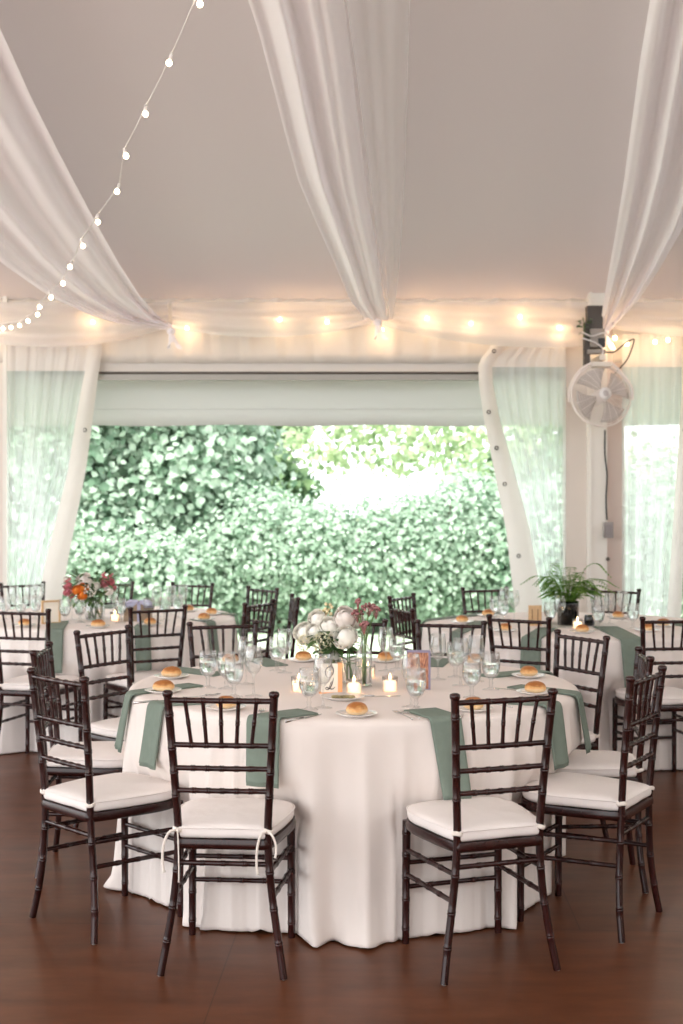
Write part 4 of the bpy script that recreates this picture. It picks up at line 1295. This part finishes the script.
def bulb_string(name, pts, r, label, mat, sway, light=0, socket=.030):
    root = tag(empty(name, (0, 0, 0)), label, 'string lights')
    cord_pts = []
    for k, p in enumerate(pts):
        ax = Vector((sin(k * 2.1) * .35 * sway, sin(k * 1.3) * .3 * sway, -1)).normalized()
        top = p - ax * (socket + r * .9)
        cord_pts.append(top)
        so = MB().tube([top, top + ax * socket * .6, top + ax * (socket + r * .25)], [r * .50, r * .58, r * .55], 8).build('socket', SOCKET, root)
        MB().ball(p, r, 12, 8, (1, 1, 1.06)).build('bulb', mat, root)
        if light: point(p - Vector((0, .04, .05)), light, r=.03)
    full = []
    for a, b in zip(cord_pts[:-1], cord_pts[1:]):
        d = (b - a).length
        for i in range(6):
            t = i / 6
            full.append(a.lerp(b, t) - Vector((0, 0, .10 * d * t * (1 - t))))
    full.append(cord_pts[-1])
    MB().tube(full, .0032, 6).build('cord', CORDM, root)
uv = [(218, -62), (200, 4), (169, 63), (145.5, 114), (126, 156), (117, 191.5), (98, 222), (83, 246), (70, 267), (63, 283.5), (51, 297.5), (39.5, 307), (37.5, 314.5), (28, 321), (19.5, 325.5), (11, 327.5), (3, 328.5), (-7, 328), (-18, 325)]
ys = [5.05] + [5.4 + i * .335 for i in range(14)] + [9.85, 9.9, 9.92, 9.93]
uvp = [at(u, v, y) for (u, v), y in zip(uv, ys)]
bulb_string('string_lights', uvp, .0138, 'string of round warm bulbs swooping down across the tent lining', BULB, 1.0)
eave = [(-20, 324), (93, 322), (187, 328), (280, 319.5), (327, 322), (382, 330), (427, 318.5), (471, 323.5), (520, 317), (559, 327.5)]
bulb_string('eave_string_lights', [at(u, v, 10.14) for u, v in eave], .016, 'string of small warm bulbs glowing behind the voile along the eave', EBULB, .3, light=.30, socket=.02)
eave2 = [(615, 338), (611, 345), (627, 344), (655, 342), (668, 340), (700, 338), (740, 340)]
bulb_string('eave_string_lights', [at(u, v, 10.02) for u, v in eave2], .016, 'clump of small warm bulbs above the wall fan', EBULB, .4, light=.22, socket=.02)

# ------------------------------------------------------------------ fan on the column
FC = at(601, 396, 9.80)
fan = tag(empty('wall_fan', FC), 'white wire-caged fan bracketed to the top of the tent column', 'fan')
R = .238
tilt = Matrix.Rotation(radians(-8), 3, 'X') @ Matrix.Rotation(radians(10), 3, 'Z')
def cage(front):
    m = MB(); sg = -1 if front else 1
    def pt(r, a):
        d = .085 * (1 - (r / R) ** 2.6) * sg
        return tilt @ Vector((r * cos(a), d, r * sin(a)))
    for r in np.linspace(.045, R, 13):
        m.tube([pt(r, a) for a in np.linspace(0, 2 * pi, 49)], .0014 if r < R - .01 else .0045, 5, caps=False)
    for k in range(20):
        a = 2 * pi * k / 20
        m.tube([pt(r, a) for r in np.linspace(.03, R, 9)], .0019, 5)
    return m
cage(True).build('front_grille', FANW, fan); cage(False).build('rear_grille', FANW, fan)
ring = MB().tube([tilt @ Vector((R * 1.005 * cos(a), 0, R * 1.005 * sin(a))) for a in np.linspace(0, 2 * pi, 61)], .007, 6, caps=False, flat=1.6)
ring.build('rim', FANW, fan)
hub = MB()
hub.tube([tilt @ Vector((.0, -.098, .0)), tilt @ Vector((0, -.084, 0))], [.046, .048], 24)
hub.build('hub_badge', pbr('fan_badge', (.85, .81, .78), .4), fan)
MB().tube([tilt @ Vector((0, -.100, 0)), tilt @ Vector((0, -.097, 0))], [.022, .024], 20).build('hub_centre', pbr('fan_badge_grey', (.55, .50, .48), .4), fan)
for k in range(4):
    b = MB(); a0 = k * pi / 2 + .5
    def BP_(i, j):
        r = .05 + .165 * i / 8; w = (j / 4 - .5) * (.7 + .55 * i / 8)
        a = a0 + w
        return tilt @ Vector((r * cos(a), .035 * w * 1.1 - .012, r * sin(a)))
    b.grid(BP_, 9, 5)
    solid(b.build('blade', pbr('fan_blade', (.52, .46, .42), .5), fan), .003)
MB().tube([tilt @ Vector((0, -.03, 0)), tilt @ Vector((0, .02, 0)), tilt @ Vector((0, .13, 0))], [.05, .06, .05], 20).build('motor', FANW, fan)
yo = MB()
def wl(u, v, Y=9.80): return at(u, v, Y) - FC
yk = [wl(569.5, 402), wl(570, 388), wl(579, 372), wl(590, 364), wl(601, 363.5), wl(612, 364), wl(624, 376), wl(632, 388), wl(632.5, 400)]
yo.tube(spline(yk, 40), .011, 6, flat=.5)
yo.build('bracket', FANW, fan)
MB().box(wl(600, 365, 9.86), (.16, .14, .035)).box(wl(598, 360, 9.98), (.05, .36, .04)).build('wall_arm', pbr('arm_metal', (.62, .55, .48), .4, metal=.5), fan, smooth=False)

# dark hardware at the head of the column
bm = tag(empty('tent_bracket', at(595, 340, 10.0)), 'dark steel tent bracket and black box above the wall fan', 'bracket')
def wb(u, v, Y): return at(u, v, Y) - bm.location
MB().box(wb(594, 328, 10.02), (.12, .10, .34)).box(wb(586.5, 345, 9.97), (.045, .06, .34)).build('bracket_plate', DARKST, bm, smooth=False)
MB().box(wb(601, 343, 9.93), (.055, .06, .07)).build('box', BLACK, bm, smooth=False)
MB().box(wb(596, 352, 9.93), (.14, .08, .03)).box(wb(597, 338, 9.93), (.11, .05, .14)).build('clamp', pbr('grey_clamp', (.32, .28, .25), .5), bm, smooth=False)
for k, pp in enumerate(([(582, 332), (592, 336), (604, 333), (612, 338)], [(582, 338), (596, 343), (603, 350), (600, 360)])):
    MB().tube(spline([at(u, v, 9.88) for u, v in pp], 20), .006, 6).build('tie_rope', CORDM)
    ob = bpy.data.objects[-1] if False else None
ropes = [o for o in bpy.data.objects if o.name.startswith('tie_rope')]
for o_, lb in zip(ropes, ('upper white rope tied across the tent bracket', 'lower white rope running down to the fan arm')):
    tag(o_, lb, 'rope')
m = MB().tube(spline([at(u, v, 9.92) for u, v in [(604, 352), (614, 352), (622, 346), (631, 340), (634, 341), (628, 358), (620, 368), (613, 376)]], 30), .006, 6)
tag(m.build('power_cord', BLACK), 'black cord looping from the bracket to the fan', 'cord')
m = MB().tube(spline([at(u, v, 10.10) for u, v in [(605, 430), (605, 455), (607, 475), (606, 500), (607, 520)]], 30), .007, 6)
tag(m.build('power_cord', BLACK), 'dark cord running down the column to the outlet box', 'cord')
ob = tag(empty('outlet_box', at(608, 530, 10.08)), 'grey outlet box low on the beige panel by the column', 'outlet')
MB().box((0, 0, 0), (.075, .05, .125)).build('box', pbr('grey_box', (.33, .29, .28), .5), ob, smooth=False)
MB().box((.0, -.03, .0), (.05, .012, .09)).build('cover', pbr('grey_cover', (.26, .23, .23), .5), ob, smooth=False)
m = MB().ball(at(608, 559, 10.11), .016, 10, 6)
tag(m.build('wall_hook', DARKST), 'small dark knob on the beige panel below the outlet box', 'knob')
iv = tag(empty('ivy_sprig', at(583, 325, 9.93)), 'small green leafy sprig at the tent bracket', 'sprig')
lm = MB(); rr = random.Random(3)
for k in range(26):
    a = rr.uniform(0, 6.28)
    leaf(lm, (rr.uniform(-.03, .04), rr.uniform(-.03, .01), rr.uniform(-.09, .05)), (cos(a), sin(a) - .6, rr.uniform(-.6, .4)), .05, .025, .2)
lm.build('leaf', LEAFG, iv)
MB().tube(spline([(0, .01, .06), (.01, -.01, -.02), (0, -.015, -.1)], 8), .003, 5).build('stem', STEMG, iv)

# ------------------------------------------------------------------ shrubs and trees
def leafcloud(name, lobes, count, size, mat, seed, parent, shell=.55):
    rs = np.random.default_rng(seed)
    vol = np.array([l[3] * l[4] * l[5] for l in lobes]) ** .8
    pick = rs.choice(len(lobes), count, p=vol / vol.sum())
    L = np.array(lobes)[pick]
    d = rs.normal(size=(count, 3)); d /= np.linalg.norm(d, axis=1)[:, None]
    rad = shell + (1 - shell) * rs.random(count) ** .6
    rad *= 1 + .14 * rs.normal(size=count)
    c = L[:, :3] + d * rad[:, None] * L[:, 3:6]
    keep = c[:, 2] > .02
    c = c[keep]; d = d[keep]; n = len(c)
    nrm = d + np.array([0, -.55, .5]) + rs.normal(size=(n, 3)) * .55
    nrm /= np.linalg.norm(nrm, axis=1)[:, None]
    r = rs.normal(size=(n, 3)) + np.array([0, 0, -.8])
    ax = r - nrm * (r * nrm).sum(1)[:, None]; ax /= np.linalg.norm(ax, axis=1)[:, None]
    sd = np.cross(nrm, ax)
    s = size * rs.uniform(.6, 1.35, n)[:, None]
    V = np.zeros((n, 6, 3))
    V[:, 0] = c - ax * s * .5
    V[:, 1] = c - ax * s * .12 - sd * s * .42 + nrm * s * .08
    V[:, 2] = c + ax * s * .25 - sd * s * .30 + nrm * s * .06
    V[:, 3] = c + ax * s * .55 - nrm * s * .10
    V[:, 4] = c + ax * s * .25 + sd * s * .30 + nrm * s * .06
    V[:, 5] = c - ax * s * .12 + sd * s * .42 + nrm * s * .08
    me = bpy.data.meshes.new(name)
    me.vertices.add(n * 6); me.vertices.foreach_set('co', V.reshape(-1).astype(np.float32))
    b = np.arange(n)[:, None] * 6
    idx = np.concatenate([b + np.array([0, 1, 2, 3]), b + np.array([0, 3, 4, 5])], 1).reshape(-1)
    me.loops.add(len(idx)); me.loops.foreach_set('vertex_index', idx.astype(np.int32))
    me.polygons.add(n * 2)
    me.polygons.foreach_set('loop_start', (np.arange(n * 2) * 4).astype(np.int32))
    me.polygons.foreach_set('loop_total', np.full(n * 2, 4, np.int32))
    me.update(); me.validate()
    me.materials.append(mat)
    o = bpy.data.objects.new(name, me); COL.objects.link(o); o.parent = parent
    return o

BARK = pbr('bark', (.16, .115, .085), .9, noise_scale=12, noise_amt=.5)
LF1 = leaf_mat('ivy_leaf', (.15, .25, .165), (.50, .62, .50), .42)
LF2 = leaf_mat('bright_shrub_leaf', (.25, .36, .26), (.54, .65, .54), .48)
LF3 = leaf_mat('dark_tree_leaf', (.07, .14, .085), (.26, .38, .19), .45)
LF4 = leaf_mat('maple_leaf', (.30, .42, .24), (.66, .74, .50), .65)
LF5 = leaf_mat('distant_leaf', (.22, .30, .19), (.46, .50, .32), .5)

GT = 'shrubs and trees beyond the tent'
def plant(name, base, lobes, count, size, mat, label, cat, seed, trunk=None, shell=.55):
    base = Vector(base)
    o = tag(empty(name, base), label, cat, GT)
    lb = [(a - base.x, b - base.y, c - base.z, d, e, f) for a, b, c, d, e, f in lobes]
    leafcloud('foliage', lb, count, size, mat, seed, o, shell)
    rr_ = random.Random(seed)
    tr = MB()
    if trunk:
        for br in trunk:
            pts = [Vector(p) - base for p in br[0]]
            sp = spline(pts, 14)
            tr.tube(sp, [br[1] * (1 - .7 * i / 13) for i in range(14)], 8)
    else:
        for k in range(7):
            l = lb[k % len(lb)]
            e = Vector((l[0] + rr_.uniform(-.5, .5) * l[3], l[1] + rr_.uniform(-.5, .5) * l[4], l[2] + rr_.uniform(0, .7) * l[5]))
            tr.tube(spline([(rr_.uniform(-.2, .2), rr_.uniform(-.1, .1), -.02), e * .5 + Vector((0, 0, .1)), e], 10), [.03 * (1 - .08 * i) for i in range(10)], 6)
    tr.build('trunk' if trunk else 'stem', BARK, o)
    return o
GZ = -.075
plant('ivy_thicket', (-4.3, 16.6, GZ), [(-4.3, 16.6, 1.6, 1.5, 1.0, 1.8), (-5.0, 16.9, 3.2, 1.4, 1.0, 1.5), (-3.7, 16.8, 3.0, 1.2, .9, 1.4), (-3.4, 16.3, .8, 1.1, .8, 1.0)], 23000, .112, LF1, 'tall ivy-covered thicket beside the curtain behind the bouquet table', 'thicket', 1, shell=.75)
plant('ivy_thicket', (-2.1, 16.8, GZ), [(-2.1, 16.9, 1.5, 1.1, .9, 1.6), (-2.5, 17.0, 2.9, 1.0, .8, 1.3), (-1.7, 17.0, 2.2, .8, .7, 1.4)], 16000, .112, LF1, 'ivy-covered thicket between the tall thicket and the dark shade tree', 'thicket', 2, shell=.75)
plant('leafy_shrub', (-2.9, 15.5, GZ), [(-3.3, 15.6, .55, .9, .6, .8), (-2.4, 15.6, .45, .9, .6, .75)], 9000, .07, LF2, 'low pale shrub before the ivy thickets, above the bouquet table', 'shrub', 3)
plant('leafy_shrub', (-.6, 16.0, GZ), [(-.9, 16.1, .75, .95, .7, .95), (-.1, 16.0, .70, .9, .7, .9), (-1.5, 16.1, .55, .7, .6, .8)], 17000, .066, LF2, 'pale rounded shrub in the middle of the opening behind the white bouquet', 'shrub', 4)
plant('leafy_shrub', (1.1, 16.0, GZ), [(.9, 16.0, .75, .9, .7, .95), (1.7, 16.1, .9, .9, .7, 1.05)], 17000, .066, LF2, 'pale shrub beyond the overlapping reddish chairs', 'shrub', 5)
plant('leafy_shrub', (2.7, 15.9, GZ), [(2.5, 15.9, .75, .75, .7, 1.0), (3.2, 16.1, 1.0, .9, .7, 1.1)], 13000, .078, leaf_mat('mid_shrub_leaf', (.13, .235, .15), (.43, .56, .43), .42), 'mid-green shrub beside the grommeted curtain', 'shrub', 6)
plant('leafy_shrub', (5.0, 16.4, GZ), [(4.6, 16.4, 1.0, 1.1, .8, 1.3), (5.8, 16.6, 1.4, 1.2, .9, 1.7)], 7000, .11, LF2, 'pale shrub dimly seen through the vinyl beyond the fan column', 'shrub', 7)
plant('leafy_shrub', (-6.9, 16.8, GZ), [(-6.7, 16.8, 1.5, 1.3, .9, 1.8), (-7.9, 16.9, 1.6, 1.2, .9, 1.8)], 7000, .13, LF1, 'ivy shrub dimly seen through the vinyl behind the bouquet table', 'shrub', 8)
plant('shade_tree', (-1.2, 20.5, GZ), [(-1.30, 20.5, 2.05, .62, .6, .55), (-.85, 20.4, 1.75, .5, .5, .40), (-1.75, 20.6, 2.9, .7, .7, .7), (-1.0, 20.7, 2.9, .5, .6, .35)], 3400, .13, LF3, 'darker tree with sunlit yellow tips between the ivy thickets and the bright sky gap', 'tree', 9,
      trunk=[([(-1.2, 20.5, -.1), (-1.15, 20.5, 1.0), (-1.25, 20.5, 2.2), (-1.5, 20.5, 3.2)], .08), ([(-1.2, 20.5, 1.5), (-.95, 20.4, 1.9), (-.7, 20.5, 2.9)], .035)])
plant('shade_tree', (2.6, 20.5, GZ), [(2.35, 20.5, 1.95, .50, .5, .45), (3.3, 20.5, 2.3, .7, .7, .9), (2.7, 20.6, 1.4, .8, .6, .5)], 2800, .13, LF3, 'darker tree between the bright sky gap and the grommeted curtain', 'tree', 10,
      trunk=[([(2.6, 20.5, -.1), (2.55, 20.5, 1.0), (2.8, 20.5, 2.0), (3.2, 20.5, 2.9)], .07)])
plant('maple_tree', (1.7, 19.0, GZ), [(.2, 18.6, 2.65, 1.1, .5, .40), (1.2, 18.6, 2.55, 1.0, .5, .45), (2.1, 18.7, 2.50, .9, .5, .42), (1.0, 18.8, 3.3, 1.6, .6, .4), (.7, 18.5, 2.15, .6, .4, .25), (1.7, 18.5, 2.1, .6, .4, .28), (-.6, 18.6, 2.4, .5, .4, .3), (-.1, 18.5, 2.2, .6, .4, .3)], 2000, .105, LF4, 'thin-leaved maple whose branches cross the bright sky gap', 'tree', 11,
      trunk=[([(1.7, 19.1, -.1), (1.7, 19.0, 1.4), (1.6, 18.9, 2.4), (1.2, 18.8, 3.3)], .035), ([(1.6, 18.9, 2.3), (2.1, 18.7, 2.5), (2.7, 18.7, 2.3)], .018), ([(1.2, 18.8, 3.2), (.5, 18.6, 2.8), (-.3, 18.6, 2.35)], .018), ([(1.5, 18.8, 2.7), (1.2, 18.6, 2.3), (.7, 18.5, 2.0)], .014)], shell=.2)
plant('hedge', (.3, 24, GZ), [(-4, 24.2, 1.4, 2.0, .8, 1.7), (-1.2, 24, .7, 1.6, .7, .95), (1.2, 24, .65, 1.6, .7, .85), (3.6, 24, .9, 1.6, .7, 1.15), (6, 24.2, 1.2, 1.8, .8, 1.4)], 9000, .16, LF5, 'distant sunlit hedge closing the view under the sky gap', 'hedge', 12)

# ------------------------------------------------------------------ light
W = bpy.data.worlds.new('World'); SC.world = W; W.use_nodes = True
nt = W.node_tree
bg = nt.nodes['Background']
bg.inputs[0].default_value = (.95, .975, 1.0, 1); bg.inputs[1].default_value = 1.6
sun = bpy.data.lights.new('sun', 'SUN'); sun.energy = 4.5; sun.angle = radians(6); sun.color = (1, .97, .9)
so = bpy.data.objects.new('sun', sun); COL.objects.link(so)
so.rotation_euler = Vector((-.35, -.42, .95)).to_track_quat('Z', 'Y').to_euler()

cam = bpy.data.cameras.new('camera'); co = bpy.data.objects.new('camera', cam); COL.objects.link(co)
co.location = (0, 0, CH); co.rotation_euler = (radians(90), 0, 0)
cam.sensor_fit = 'AUTO'; cam.sensor_width = 36.0
cam.lens = F / 1024 * 36.0
cam.shift_y = -7.0 / 1024
cam.clip_end = 300
cam.dof.use_dof = True; cam.dof.focus_distance = 4.6; cam.dof.aperture_fstop = 3.5
SC.camera = co
SC.view_settings.view_transform = 'Standard'
SC.view_settings.look = 'None'
SC.view_settings.gamma = 1.0
SC.view_settings.use_curve_mapping = False
SC.view_settings.exposure = 1.12
cy = SC.cycles
cy.max_bounces = 10; cy.diffuse_bounces = 5; cy.glossy_bounces = 4; cy.transmission_bounces = 8; cy.transparent_max_bounces = 40
cy.sample_clamp_indirect = 6.0
cy.use_denoising = True
